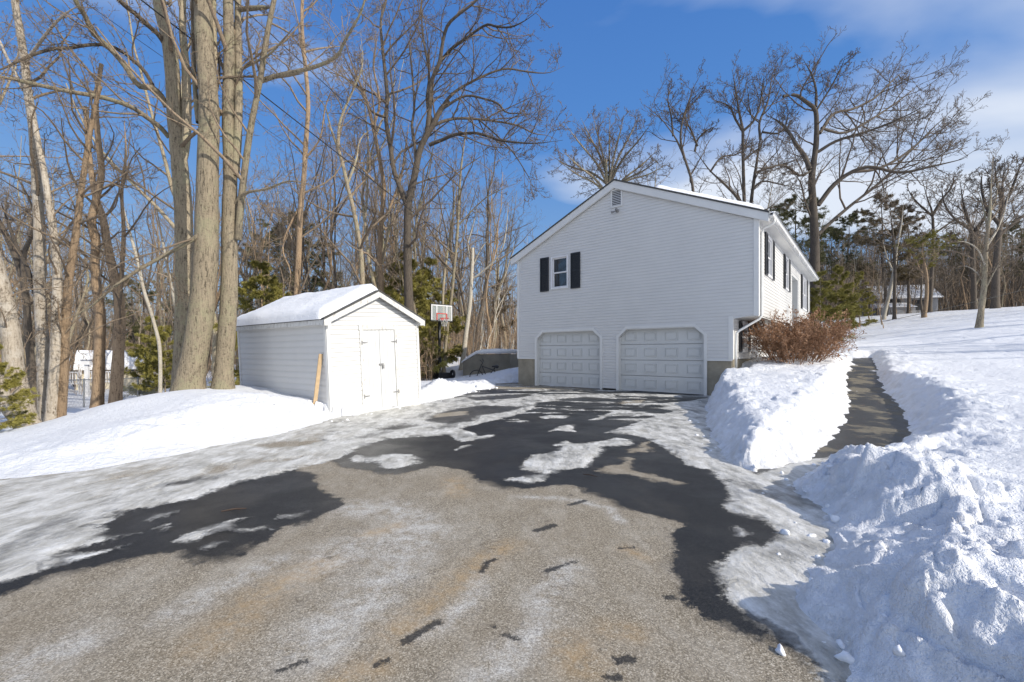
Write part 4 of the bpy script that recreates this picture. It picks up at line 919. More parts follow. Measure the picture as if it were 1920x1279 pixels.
# hero trees traced at their own depth; each limb runs off that depth by dz metres
def chain(pts, w0, w1, Z, dz=0., n=None, ground=False, z0=0.):
    k = len(pts); u = np.linspace(0, 1, k); W = []
    for (px, py), q in zip(pts, u): W.append(pz(px, py, Z+z0+dz*q**1.3))
    if ground: x, y, z = W[0]; W = [(x, y, gz(x, y)-.35)]+W
    n = n or (4*k+14 if ground else max(8, 3*k)); P = resamp(W, n); R = np.linspace(w0, w1, n)/2/FPX*Z
    if (not ground and pts[-1][1] > -5) or (ground and pts[-1][1] > 5 and w1 < 5): R = R*np.clip((1.04-np.linspace(0, 1, n))/.3, .3, 1)
    if ground: R = R*(1+.32*np.exp(-np.maximum(P[:,2]-P[0,2]-.35, 0)/.16))
    return P[None], R[None]
HERO = []
def hero(label, name, Z, trunk, limbs=(), mat='bark', seed=1, dens=(9, 6, 4), tdens=None, minr=.0045, t0=.35, up=.03, trunk_t0=.5, lens=((.22, .5), (.3, .55), (.3, .5)), lmax=3.5, cat='tree', group=None, twmat='twig', tsides=14, last=True):
    g = np.random.default_rng(seed); pts, w0, w1 = trunk[:3]; dz = trunk[3] if len(trunk) > 3 else 0
    P, R = chain(pts, w0, w1, Z, dz, ground=True); n = P.shape[1]
    base = P[0,1].copy(); base[2] = gz(base[0], base[1])
    root = empty(name, tuple(base), label=label, cat=cat, group=group)
    if mat == 'bark_dark': twmat = 'twig_darker'
    def put(nm, gs, mt): V, F = tubes(gs); V = V-base; return link_mesh(nm, np_mesh(nm, V, F, True), M[mt], root)
    put('trunk', [(P, bump_r(P, R, .025, g), tsides)], mat)
    cg = []
    if tdens is None: tdens = (5, 5, 4)
    if tdens[0]: cg += crown_groups(P, R, g, tdens, lens, up=up, t0=trunk_t0, lmax=lmax, minr=minr, last=last)
    for l in limbs:
        pts, w0, w1 = l[:3]; dz = l[3] if len(l) > 3 else g.uniform(-1.5, 1.5)
        Pl, Rl = chain(pts, w0, w1, Z, dz); put('limb', [(Pl, bump_r(Pl, Rl, .03, g), 8)], l[4] if len(l) > 4 else mat)
        cg += crown_groups(Pl, Rl, g, dens, lens, up=up, t0=.15, lmax=lmax, minr=minr, last=last)
    if cg: put('crown', cg, twmat)
    return root
hero('massive grey trunk nearest the shed among the big trees, slim pale stem beside it', 'bare_tree', 9.6,
 ([(418,724),(424,640),(430,540),(430,400),(432,330),(428,220),(430,110),(428,0),(430,-220)], 32, 12),
 [([(440,330),(446,250),(448,150),(446,50),(448,-60),(455,-240)], 15, 9, .3), ([(446,450),(455,350),(470,240),(488,150),(500,70),(516,-10),(540,-120)], 13, 7, -.4),
  ([(488,152),(520,142),(558,134),(600,122),(632,105),(645,80),(656,60),(675,27),(690,-20)], 9, 3, -1.2), ([(452,130),(475,118),(505,102),(535,70),(560,40)], 5, 2, -.8),
  ([(448,18),(480,15),(510,14)], 9, 7, -.2), ([(438,385),(460,362),(500,355),(540,340),(580,345)], 6, 2, -1)],
 seed=11, dens=(10, 6, 4))
hero('leaning tan trunk in the middle of the big group, widest at its dark base', 'bare_tree', 9.3,
 ([(354,728),(366,660),(378,580),(386,480),(388,400),(390,300),(392,200),(384,90),(380,0),(372,-200)], 46, 23),
 [([(400,400),(379,436),(327,469),(258,507),(206,544),(155,586),(100,603)], 9, 2.5, -1.6), ([(396,160),(402,110),(400,50),(402,-80)], 12, 8, .5), ([(372,230),(366,170),(362,80),(360,-30)], 9, 5, .6)],
 seed=12, mat='bark', dens=(9, 6, 4))
hero('forked grey trunk at the left of the big group with long limbs arching left', 'bare_tree', 10.4,
 ([(342,722),(346,640),(346,540),(344,400),(336,300),(328,220),(322,120),(312,60),(298,0),(280,-200)], 34, 17),
 [([(338,310),(348,260),(350,160),(346,100),(342,40),(345,-60)], 17, 10, .4),
  ([(313,200),(300,178),(284,164),(259,160),(232,120),(197,82),(174,62),(158,26),(141,0),(110,-90)], 12, 5, -1.8),
  ([(286,160),(269,131),(236,102),(205,86),(170,84),(130,90),(98,92),(56,105),(0,131),(-60,150)], 7, 3, -2.2, 'bark_dark'),
  ([(317,258),(300,238),(279,223),(254,205),(230,194),(184,181),(131,172),(66,158),(0,144),(-80,140)], 9, 5, -2.6),
  ([(312,88),(298,66),(279,49),(254,26),(230,7),(190,-40)], 9, 6, -1.5, 'bark_dark')],
 seed=13, dens=(10, 6, 4))
hero('dark trunk with a pale scar third from the left edge', 'dead_tree', 9.2,
 ([(84,790),(82,700),(80,640),(74,540),(73,420),(68,330),(62,240),(52,170),(44,100),(33,33),(28,0),(25,-120)], 20, 9),
 [([(46,118),(60,100),(76,78),(96,52),(120,28),(150,8)], 6, 3, -.8), ([(45,170),(30,140),(14,110),(0,78),(-20,40)], 6, 3, .6), ([(66,550),(50,500),(34,470),(16,420),(2,380)], 8, 4, .5, 'bark_dark')], 'bark_dead', seed=14, dens=(5, 5, 4), tdens=(7, 5, 4), t0=.2, trunk_t0=.3, lmax=2.2)
hero('bleached barkless trunk standing right of the dark one', 'dead_tree', 9.0, ([(95,800),(99,740),(104,660),(107,560),(106,490),(98,420),(90,370),(82,320),(72,270),(64,225)], 19, 8), [], 'bark_dead', seed=15, tdens=(9, 4, 3), trunk_t0=.3, lmax=1.3)
hero('snapped warm brown trunk with a broken tip against the sky', 'dead_tree', 9.1, ([(112,796),(118,720),(120,658),(124,590),(130,520),(142,440),(152,360),(163,285),(174,220),(183,180),(189,161)], 17, 6),
 [([(122,640),(112,600),(108,560)], 5, 2), ([(150,370),(170,350),(200,340),(230,352),(262,345)], 4, 1.5)], 'bark_warm', seed=16, tdens=(12, 4, 3), trunk_t0=.25, lmax=1.6)
hero('slim dark forked trunk behind the dead trees on the left', 'bare_tree', 11.5, ([(68,784),(60,700),(54,640),(48,555),(36,500),(16,450),(0,420),(-20,380)], 13, 8), [([(46,540),(44,480),(60,440),(66,400),(80,330),(84,250)], 8, 3)], 'bark_dark', seed=17, dens=(7, 5, 4), lmax=3)
hero('peeling trunk leaning in from the left edge', 'dead_tree', 8.2, ([(56,806),(44,770),(34,727),(26,690),(22,641),(12,580),(-4,520),(-30,430)], 31, 24), [([(14,600),(18,560),(8,500)], 6, 3)], 'bark_dead', seed=18, tdens=(5, 4, 3), trunk_t0=.2, lmax=1.2)
hero('broad stump like trunk tilting out of the left edge', 'dead_tree', 7.8, ([(48,806),(34,785),(18,765),(2,735),(-16,690),(-40,620)], 24, 20), [], 'bark_dead', seed=19, tdens=(3, 4, 3), trunk_t0=.2, lmax=1.)
hero('thin trunk in front of the cream shed, left of a pair', 'bare_tree', 12.5, ([(182,766),(185,710),(187,640),(188,590),(180,530),(178,480),(180,445),(172,410),(190,330),(186,280),(180,200),(190,120)], 20, 6), [([(186,600),(176,590),(166,570)], 4, 2), ([(178,470),(168,430),(160,400)], 6, 3)], 'bark_warm', seed=20, dens=(6, 5, 4), tdens=(12, 5, 4), trunk_t0=.3, lmax=2.4)
hero('thin trunk in front of the cream shed, right of a pair', 'bare_tree', 12.6, ([(216,760),(220,700),(223,640),(225,590),(222,548),(210,500),(200,450),(193,410),(180,370),(168,300),(160,200)], 21, 6), [([(224,560),(229,500),(232,430),(228,360),(236,290),(232,210)], 8, 3), ([(224,640),(240,620),(256,600)], 3, 2)], 'bark_warm', seed=21, dens=(6, 5, 4), tdens=(12, 5, 4), trunk_t0=.3, lmax=2.4)
hero('pale birch leaning left between the cream shed and big trunks', 'birch_tree', 17, ([(300,660),(290,610),(280,575),(270,545),(258,490),(246,445),(234,400),(220,340)], 6.5, 4), [], 'birch', seed=22, tdens=(6, 4, 3), lmax=2)
hero('slender leaning birch just left of the big forked trunk', 'birch_tree', 17.5, ([(336,620),(328,570),(318,520),(308,470),(298,415),(290,370)], 6, 4), [], 'birch', seed=23, tdens=(6, 4, 3), lmax=2)
hero('tall dark spreading tree with black lower trunk behind the shed', 'bare_tree', 20,
 ([(770,690),(768,600),(765,520),(764,440),(766,383),(777,332),(789,276),(812,234),(828,203),(843,191)], 20, 9),
 [([(764,388),(750,352),(738,317),(732,274),(724,227),(726,176),(718,98),(714,39),(724,0),(730,-60)], 10, 4, 2.5), ([(722,220),(699,211),(686,190),(675,168),(652,122),(640,90)], 5, 2, 2),
  ([(800,256),(806,200),(808,156),(824,117),(830,80),(838,50),(855,31),(890,4),(920,-30)], 10, 3, -2), ([(822,120),(846,92),(871,74),(910,47),(930,50),(957,51),(984,39),(1010,20)], 6, 2, -3),
  ([(826,206),(840,185),(862,166),(910,141),(949,129),(985,134),(1027,137),(1058,124)], 6, 2, 2), ([(830,204),(871,180),(910,186),(935,195),(949,211),(975,213),(1005,216)], 5, 2, -1),
  ([(806,240),(830,228),(860,222),(910,225),(969,235),(1000,250),(1026,254),(1045,262)], 6, 2, 3), ([(805,272),(830,262),(851,253),(875,250),(894,250),(920,257),(941,264),(1000,269),(1055,263)], 7, 2, -3),
  ([(780,310),(778,274),(772,235),(777,203),(773,137),(768,80),(775,20)], 6, 2, 1), ([(812,234),(800,190),(805,140),(795,80),(790,20),(795,-30)], 6, 2, 2), ([(900,226),(940,262),(965,290),(990,330),(1000,350)], 3, 1.4, -2)],
 'bark_dark', seed=24, dens=(12, 7, 4), tdens=(6, 6, 4), lmax=4.5, minr=.008, trunk_t0=.45, up=.05)
hero('crooked grey tree with a bowed limb above the shed ridge', 'bare_tree', 19, ([(682,640),(680,540),(676,470),(664,399),(652,350),(644,313),(633,276),(620,240),(609,199),(589,180),(562,176)], 12, 4), [([(634,276),(636,235),(648,200),(664,164),(680,120),(676,60)], 6, 2), ([(650,350),(668,300),(676,260),(700,240)], 5, 2)], 'bark', seed=25, dens=(10, 6, 4), tdens=(9, 6, 4), minr=.007, trunk_t0=.3, lmax=4)
hero('tall twin stemmed tree between the crooked tree and black trunk', 'bare_tree', 21, ([(722,660),(716,560),(712,470),(716,400),(720,352),(712,300),(699,235),(687,188),(668,140),(650,90),(640,30)], 12, 4), [([(716,420),(735,380),(752,330),(760,280),(768,220)], 6, 2), ([(700,240),(712,190),(700,120),(712,50)], 5, 2)], 'bark_warm', seed=26, dens=(10, 6, 4), tdens=(9, 6, 4), minr=.007, trunk_t0=.3, lmax=4)
hero('straight warm brown trunk rising above the left end of the shed roof', 'bare_tree', 16, ([(553,640),(556,560),(560,480),(563,400),(570,330),(573,274),(578,195),(572,120),(566,40),(570,-60)], 13, 5), [([(566,380),(540,430),(530,470),(545,510),(540,550)], 4, 1.5), ([(570,300),(600,260),(610,200),(630,150)], 4, 1.5), ([(562,430),(530,400),(500,385)], 3, 1.2)], 'bark_warm', seed=27, dens=(9, 6, 4), tdens=(14, 6, 4), minr=.006, trunk_t0=.15, lmax=2.8)
hero('whitish leaning trunk with broken top right of the basketball hoop', 'birch_tree', 24.5, ([(866,690),(870,660),(873,630),(878,595),(882,560),(884,520),(886,480),(886,465)], 10, 6), [([(884,525),(910,505),(930,485),(944,460),(950,420),(953,380)], 3.5, 1.5), ([(884,500),(877,460),(882,440),(890,410),(897,380)], 3, 2), ([(886,500),(900,470),(915,450)], 3, 2)], 'birch', seed=28, dens=(5, 5, 3), tdens=(6, 4, 3), minr=.008, lmax=3)
hero('twin slender trunks leaning right behind the basketball hoop', 'bare_tree', 24, ([(832,690),(838,620),(846,560),(852,500),(858,430),(863,332),(871,266),(884,190)], 7, 3), [([(836,640),(830,560),(838,480),(850,400),(858,340)], 6, 3), ([(862,420),(900,380),(930,360),(965,345)], 3, 1.3)], 'bark', seed=29, dens=(9, 6, 4), tdens=(12, 6, 4), minr=.008, trunk_t0=.35, lmax=4)
# right hand trees
hero('largest tree at right with a thick trunk and limbs sweeping right', 'bare_tree', 27,
 ([(1524,640),(1526,560),(1528,460),(1524,377),(1522,333),(1530,273),(1531,229),(1528,205),(1510,190),(1491,178),(1468,181)], 21, 5),
 [([(1519,318),(1508,292),(1494,273),(1480,250),(1465,232),(1450,222),(1435,217)], 9, 3, 2), ([(1530,200),(1530,170),(1522,140),(1505,110)], 5, 2, 1), ([(1532,205),(1560,160),(1580,120),(1584,105)], 4, 1.5, -1),
  ([(1534,285),(1569,264),(1628,246),(1673,229),(1717,208),(1745,190)], 6, 2, -3), ([(1537,250),(1563,213),(1598,205),(1640,184),(1664,160),(1687,139),(1695,132)], 6, 2, 2), ([(1540,240),(1580,250),(1620,232),(1670,200),(1710,170),(1724,155)], 5, 2, 4),
  ([(1534,385),(1563,347),(1598,322),(1634,313),(1687,324),(1747,312),(1806,298),(1815,290)], 8.5, 2.4, -3), ([(1600,322),(1640,318),(1680,300),(1720,270),(1760,230),(1784,215)], 6, 2, 1),
  ([(1534,440),(1560,415),(1598,383),(1658,335),(1717,273),(1750,245),(1777,223)], 7, 2, 3), ([(1523,318),(1500,330),(1470,310),(1430,316),(1400,310)], 5, 2, -2), ([(1526,420),(1510,380),(1500,340),(1480,320)], 4, 2)],
 'bark_dark', seed=31, dens=(14, 8, 5), tdens=(6, 7, 5), lmax=5, minr=.010, up=.09, trunk_t0=.5)
hero('left leaning tree above the right roof slope', 'bare_tree', 30, ([(1306,470),(1302,400),(1298,345),(1288,310),(1278,283),(1266,258),(1251,237),(1235,218),(1207,196)], 8, 3), [([(1284,300),(1276,262),(1280,225),(1290,195),(1300,165),(1308,150)], 5, 2), ([(1262,255),(1258,215),(1252,185),(1262,160)], 4, 1.5), ([(1308,274),(1296,245),(1284,215),(1310,180)], 4, 1.5)], 'bark_dark', seed=32, dens=(12, 8, 5), tdens=(7, 6, 4), minr=.010, lmax=3.5, up=.08)
hero('tree with a diagonal trunk rising left over the right roof slope', 'bare_tree', 31, ([(1420,470),(1400,400),(1380,368),(1358,345),(1332,321),(1316,300),(1302,283),(1286,284)], 9, 3), [([(1332,322),(1352,295),(1380,290),(1410,270)], 4, 1.5), ([(1303,284),(1308,262),(1325,245),(1345,235)], 4, 1.5)], 'bark_dark', seed=33, dens=(12, 8, 5), tdens=(9, 6, 4), minr=.010, lmax=3.5, up=.1)
hero('left one of two dark straight trunks over the roof snow', 'bare_tree', 30, ([(1398,470),(1396,400),(1394,330),(1393,280),(1393,242)], 8, 5), [([(1393,246),(1378,222),(1368,200),(1345,190),(1335,185)], 5, 1.5), ([(1393,244),(1384,200),(1378,160),(1372,130)], 5, 1.5), ([(1393,246),(1412,228),(1424,200),(1430,160),(1434,130)], 5, 1.5), ([(1396,300),(1420,280),(1440,268)], 4, 1.5)], 'bark_dark', seed=34, dens=(12, 7, 4), tdens=(3, 5, 4), minr=.010, lmax=3.5, up=.12, lens=((.35, .7), (.3, .6), (.3, .5)))
hero('right one of two dark straight trunks over the roof snow', 'bare_tree', 31, ([(1410,470),(1408,400),(1410,365),(1418,310),(1424,270),(1430,245),(1450,215)], 9, 4), [([(1414,325),(1450,312),(1480,305),(1505,293)], 5, 1.5), ([(1426,262),(1424,230),(1440,190),(1446,150),(1450,130)], 5, 1.5), ([(1410,355),(1430,340),(1460,345),(1490,352)], 4, 1.5), ([(1430,248),(1460,250),(1475,230),(1478,200)], 4, 1.5)], 'bark_dark', seed=35, dens=(12, 7, 4), tdens=(5, 6, 4), minr=.010, lmax=3.5, up=.1, lens=((.3, .6), (.3, .6), (.3, .5)))
lm = []
gg = np.random.default_rng(5)
for k in range(13):
    a = -1.15+2.3*k/12; ln = 150*(1-.25*abs(a))*gg.uniform(.85, 1.1); x0_, y0_ = 1141+3*k/12, 372-gg.uniform(0, 30)
    lm.append(([(x0_, y0_), (x0_+math.sin(a*.8)*ln*.35, y0_-math.cos(a*.8)*ln*.35), (x0_+math.sin(a)*ln*.7, y0_-math.cos(a*.95)*ln*.68), (x0_+math.sin(a*1.05)*ln*1.05, y0_-math.cos(a*.9)*ln)], 5, 1.6, gg.uniform(-3, 3)))
hero('broad fan shaped crown rising behind the left of the house roof', 'bare_tree', 34, ([(1144,520),(1143,450),(1141,400),(1138,350),(1136,300)], 12, 5), lm, 'bark', seed=36, dens=(10, 7, 5), tdens=(6, 6, 4), minr=.010, lmax=3, up=.06)
hero('small lawn tree standing alone on the snowy slope at right', 'bare_tree', 20, ([(1836,614),(1840,580),(1845,540),(1847,500),(1850,450),(1856,400),(1858,350),(1862,290)], 10.5, 1.5),
 [([(1848,500),(1835,470),(1815,455),(1795,452)], 3, 1, -1, 'birch'), ([(1849,540),(1835,515),(1815,500),(1795,500)], 3, 1, 1, 'birch'), ([(1851,460),(1870,430),(1885,390),(1895,340)], 4, 1.2, 1, 'birch'), ([(1846,545),(1864,510),(1885,480),(1905,470)], 3, 1, -1), ([(1852,430),(1846,400),(1838,370),(1830,350)], 3, 1, .5), ([(1855,400),(1868,370),(1872,330)], 3, 1, .4)],
 'bark', seed=37, dens=(8, 5, 3), tdens=(12, 5, 3), trunk_t0=.3, minr=.007, lmax=2.4, up=.06)
hero('forked dark tree with an open crown left of the lawn tree', 'bare_tree', 40, ([(1742,600),(1748,500),(1750,460),(1748,401),(1738,370),(1730,340)], 7, 3), [([(1748,405),(1765,375),(1785,350),(1790,320)], 5, 1.5), ([(1750,440),(1775,422),(1800,408),(1830,400)], 4, 1.5), ([(1748,405),(1715,375),(1700,350)], 4, 1.5)], 'bark_dark', seed=38, dens=(12, 8, 5), tdens=(8, 6, 4), minr=.012, lmax=4, up=.08)
hero('dense dark crown just left behind the lawn tree', 'bare_tree', 38, ([(1826,560),(1824,480),(1820,430),(1808,390),(1800,340)], 9, 3), [([(1822,440),(1845,410),(1858,370),(1850,320)], 6, 1.5), ([(1820,430),(1790,410),(1770,380),(1765,340)], 5, 1.5), ([(1822,470),(1800,450),(1775,440)], 4, 1.5)], 'bark_dark', seed=39, dens=(14, 8, 5), tdens=(9, 7, 5), minr=.012, lmax=4, up=.06)
hero('thick dark tree with a full crown at the right edge', 'bare_tree', 36, ([(1866,580),(1868,500),(1874,430),(1878,390),(1880,340),(1884,310)], 13, 4), [([(1874,440),(1900,420),(1925,400),(1950,390)], 7, 2), ([(1876,400),(1895,360),(1910,320),(1920,300)], 6, 2), ([(1873,420),(1850,390),(1840,350),(1842,320)], 6, 2), ([(1878,380),(1868,340),(1866,310)], 4, 2)], 'bark_dark', seed=40, dens=(14, 8, 5), tdens=(9, 7, 5), minr=.012, lmax=4, up=.07)
hero('pale slanting trunk in front of the distant grey house', 'bare_tree', 36, ([(1655,607),(1660,580),(1668,550),(1676,510),(1682,460),(1690,420),(1694,380)], 7, 3), [([(1676,512),(1662,480),(1655,450)], 3, 1.2)], 'birch', seed=41, dens=(7, 6, 4), tdens=(10, 6, 4), minr=.010, lmax=3)
hero('warm brown trunk in front of the roof of the distant grey house', 'bare_tree', 33, ([(1732,600),(1736,570),(1738,540),(1736,510),(1728,470)], 7, 4), [([(1734,520),(1722,500),(1716,480)], 3, 1.2)], 'bark_warm', seed=42, dens=(7, 6, 4), tdens=(8, 6, 4), minr=.010, lmax=3)
hero('dark straight trunk beside the wall of the distant grey house', 'bare_tree', 35, ([(1677,607),(1677,560),(1678,500),(1674,440),(1670,390)], 6, 3), [], 'bark_dark', seed=43, tdens=(12, 6, 4), minr=.010, lmax=3.5)

# evergreens
def evergreen(seed, h, base, spread, droop, foli, per=34, sub=7, tuft=3, k=9, nl=.16, wd=.035, gap=.0, taper=True, r=.12, flat=.25):
    g = np.random.default_rng(seed); n = 10; z = np.linspace(-.4, h, n); P = np.zeros((1, n, 3)); P[0,:,2] = z; P[0,:,:2] = np.cumsum(g.normal(size=(n, 2))*h*.006, 0)
    R = (r*(1-.9*np.clip(z/h, 0, 1)))[None]
    N_ = per; t = base+(1-base)*np.sort(g.uniform(0, 1, N_)); az = g.uniform(0, 2*np.pi, N_); f = np.clip((t*h+.4)/(h+.4)*(n-1), 0, n-1.01); i = f.astype(int); fr = (f-i)[:,None]
    pos = P[0, i]*(1-fr)+P[0, i+1]*fr; u = (t-base)/(1-base)
    ln = spread*((1-u)**.7 if taper else np.sin(np.clip(u*.85+.15, 0, 1)*np.pi)**.6)*g.uniform(.55, 1.15, N_)+.25
    d = np.stack([np.cos(az), np.sin(az), np.full(N_, .15-droop)+.35*u], -1); d = nrm(d)
    m_ = 7; Q = np.zeros((N_, m_, 3)); Q[:,0] = pos
    for q in range(1, m_): d = nrm(d+.07*g.normal(size=(N_, 3))+np.array([0, 0, .05])); Q[:,q] = Q[:,q-1]+d*(ln/(m_-1))[:,None]
    RB = np.maximum(.022*np.linspace(1, .3, m_)[None]*(ln[:,None]/spread+.3), .006)
    S, RS = kids(Q, RB, sub, 4, (.25, .5), (35, 65), 0, .15, .2, 1., .6, .5, g, .005); S[:,:,2] = S[:,:1,2]+(S[:,:,2]-S[:,:1,2])*flat
    T_, RT = kids(S, RS, tuft, 3, (.35, .7), (25, 55), 0, .12, .15, 1., .7, .5, g, .004)
    pts = []; dr = []
    for A in (S, T_):
        for q in range(1, A.shape[1]): 
            for w_ in (.5, 1.): pts.append(A[:,q-1]*(1-w_)+A[:,q]*w_); dr.append(nrm(A[:,q]-A[:,q-1]))
    V, F = leafpatches(np.concatenate(pts), np.concatenate(dr), k, nl, wd, g, .65)
    return smooth_mesh('trunk', [(P, R, 7), (Q, RB, 4), (S, RS, 3)]), np_mesh('crown', V, F)
def place(protos, loc, rz_, s, label, cat, group, mats, name='bare_tree', names=('trunk', 'crown')):
    e = empty(name, loc, (0, 0, rz_), label, cat, group); e.scale = (s, s, s) if not isinstance(s, tuple) else s
    for me, nm, mt in zip(protos, names, mats):
        c_ = bpy.data.objects.new(nm, me); COL.objects.link(c_); c_.parent = e
        if not me.materials: me.materials.append(mt)
    return e
# material is on the shared mesh: link it per object so that copies can differ
_place0 = place
def place(protos, loc, rz_, s, label, cat, group, mats, name='bare_tree', names=('trunk', 'crown')):
    e = _place0(protos, loc, rz_, s, label, cat, group, mats, name, names)
    for c_ in e.children:
        c_.material_slots[0].link = 'OBJECT'; c_.material_slots[0].material = mats[0] if c_.name.startswith('trunk') else mats[1]
    return e
HEM = [evergreen(s, 5.5, .04, 1.7, .12, None, 54, 8, 4, 7, .15, .026, r=.06) for s in (51, 52)]
PIN = [evergreen(s, 15, .38, 3.4, .0, None, 34, 8, 3, 6, .28, .05, taper=False, r=.2, flat=.3) for s in (61, 62)]
BRN = [evergreen(s, 14, .30, 2.9, .0, None, 36, 7, 3, 6, .28, .05, taper=False, r=.2) for s in (63,)]
def at(px, Z): x = (px-960)/FPX*Z; return (x, Z, gz(x, Z)-.05)
gh = 'young evergreens at the edge of the wood'
for i, (px, Z, s, lab) in enumerate([(770,21.5,1.05,'yellow green young evergreen behind the shed below the black trunk'),(728,22.5,.85,'yellow green young evergreen behind the right shed eave'),(812,25,1.15,'yellow green young evergreen directly behind the basketball hoop'),(700,27,1.1,'yellow green evergreen showing above the shed ridge'),
   (485,17.5,.95,'green young evergreen behind the left end of the shed'),(520,19,.85,'small green evergreen above the shed roof snow at left'),(285,22,.75,'dark green young evergreen right of the cream shed'),(310,20,.62,'low evergreen left of the big leaning trunk'),(-4,7.0,.26,'small yellow green evergreen at the left edge by the snowbank'),
   (1572,27,.82,'yellow green evergreen rising behind the russet bush'),(1540,24,.72,'evergreen against the far corner of the house'),(1612,33,.75,'olive evergreen beyond the russet bush right side'),(760,28,1.3,'taller yellow green evergreen left of the hoop pole')]):
    place(HEM[i % 2], at(px, Z), i*1.3, s, lab, 'evergreen tree', gh, (M['bark'], M['hemlock']), 'hemlock_tree')
gp = 'tall pines in the wood'
for i, (px, Z, s, lab) in enumerate([(552,33,.86,'dark pine with a broad crown over the shed roof'),(500,40,.9,'dark pine left of the broad crowned pine'),(1662,40,.80,'tall brown green pine right of the largest tree'),(1700,46,.8,'tall pine behind the sweeping right limbs'),(1590,44,.7,'dark pine behind the far house corner'),(1790,55,.7,'dark pine far up the slope'),
   (938,44,.55,'brown green pine beside the left house corner'),(1480,38,.78,'dark pine crown peeking over the right gutter'),(250,46,.72,'dark pine behind the two left birches'),(320,50,.8,'dark pine behind the big left trunks'),(1730,34,.42,'small bright green pine above the distant house'),(1900,50,.7,'dark pine at the right edge'),(1560,52,.75,'pine far behind the house gutter'),(610,52,.8,'distant pine over the shed ridge'),(1845,60,.8,'dark pine behind the lawn tree')]):
    mt = M['pine'] if i not in (2, 3, 6) else M['pine_brown']
    if i == 10: mt = M['hemlock']
    pr_ = BRN[0] if mt == M['pine_brown'] else PIN[i % 2]
    if mt == M['hemlock']: pr_ = evergreen(66, 15, .55, 4.2, .0, None, 20, 8, 3, 8, .26, .045, taper=False, r=.2, flat=.2)
    place(pr_, at(px, Z), i*1.1, s, lab, 'pine tree', gp, (M['bark_dark'], mt), 'pine_tree')
# the bare wood: individual trees, eight kinds copied
PROT = [proto_tree(100+i, h, r, ln, b, nl, up, (5, 4), wb) for i, (h, r, ln, b, nl, up, wb) in enumerate([(18,.17,.04,.30,13,.08,.2),(17,.15,.08,.35,12,.10,.2),(20,.2,.03,.40,13,.06,.22),(15,.11,.05,.25,14,.12,.18),(16,.10,.10,.30,12,.08,.2),(19,.14,.03,.45,11,.10,.2),(13,.08,.06,.25,13,.12,.2),(17,.13,.05,.38,13,.03,.24)])]
gw = np.random.default_rng(77); cnt = 0
def wood(n, pxr, Zr, sr, label, group, mats, avoid=None, kinds=range(8), hmax=None):
    global cnt
    for _ in range(n):
        for tr_ in range(20):
            px = gw.uniform(*pxr); Z = gw.uniform(*Zr)
            if avoid and avoid(px, Z): continue
            break
        s = gw.uniform(*sr); k = int(gw.choice(list(kinds))); l = at(px, Z)
        if hmax: s = min(s, (EYE+(HY-hmax(px)*gw.uniform(1, 1.25))/FPX*Z-l[2])/18)
        if s < .12: continue
        mt = mats[int(gw.integers(len(mats)))]; me = PROT[k]
        place(me, l, gw.uniform(0, 6.28), s, label, 'tree', group, (mt, M['twig']))
        cnt += 1
BK = [M['bark'], M['bark_warm'], M['bark_dark'], M['bark']]
wood(34, (-260, 420), (15, 34), (.55, 1.0), 'slender bare tree in the wood behind the left snowbank', 'bare trees of the left wood', BK, lambda px, Z: 120 < px < 300 and Z < 26, kinds=(0,1,3,4,5,6,7))
wood(54, (-260, 620), (34, 62), (.7, 1.1), 'distant bare tree deep in the left wood', 'bare trees deep in the left wood', BK)
wood(30, (440, 830), (21, 36), (.6, 1.0), 'slender bare tree in the wood behind the shed', 'bare trees behind the shed', BK, lambda px, Z: 800 < px < 850 and Z < 26, hmax=lambda px: np.interp(px, [440, 700, 980], [60, 90, 330]))
wood(40, (640, 985), (30, 60), (.7, 1.1), 'thin bare tree in the wood left of the house', 'bare trees left of the house', BK, hmax=lambda px: np.interp(px, [640, 850, 985], [150, 240, 330]))
wood(14, (600, 985), (26, 48), (.5, .9), 'pale birch trunk in the wood left of the house', 'pale birches left of the house', [M['birch']], kinds=(3,4,6), hmax=lambda px: np.interp(px, [600, 850, 985], [250, 300, 380]))
wood(16, (985, 1450), (40, 62), (.6, 1.1), 'bare tree whose crown shows over the house roof', 'bare trees behind the house', BK, hmax=lambda px: np.interp(px, [985, 1240, 1450], [300, 300, 260]))
wood(84, (1500, 2080), (40, 66), (.5, .95), 'bare tree in the wood on the right hill', 'bare trees on the right hill', [M['bark'], M['bark_dark'], M['bark_warm']], hmax=lambda px: np.interp(px, [1500, 1750, 1800, 2080], [380, 400, 330, 300]))
wood(12, (1560, 1660), (28, 40), (.3, .5), 'thin young bare tree beside the russet bush', 'thin young trees beyond the bush', [M['bark'], M['bark_warm']], kinds=(3,6), hmax=lambda px: 430)
for i, (x, y) in enumerate(((27, 5), (31, 9), (36, 11), (44, 17), (50, 22), (41, 14))):
    place(PROT[i], (x, y, gz(x, y)), i, .95, 'bare tree beyond the right edge casting long shadows over the lawn', 'tree', 'bare trees beyond the right edge', (M['bark'], M['twig']))
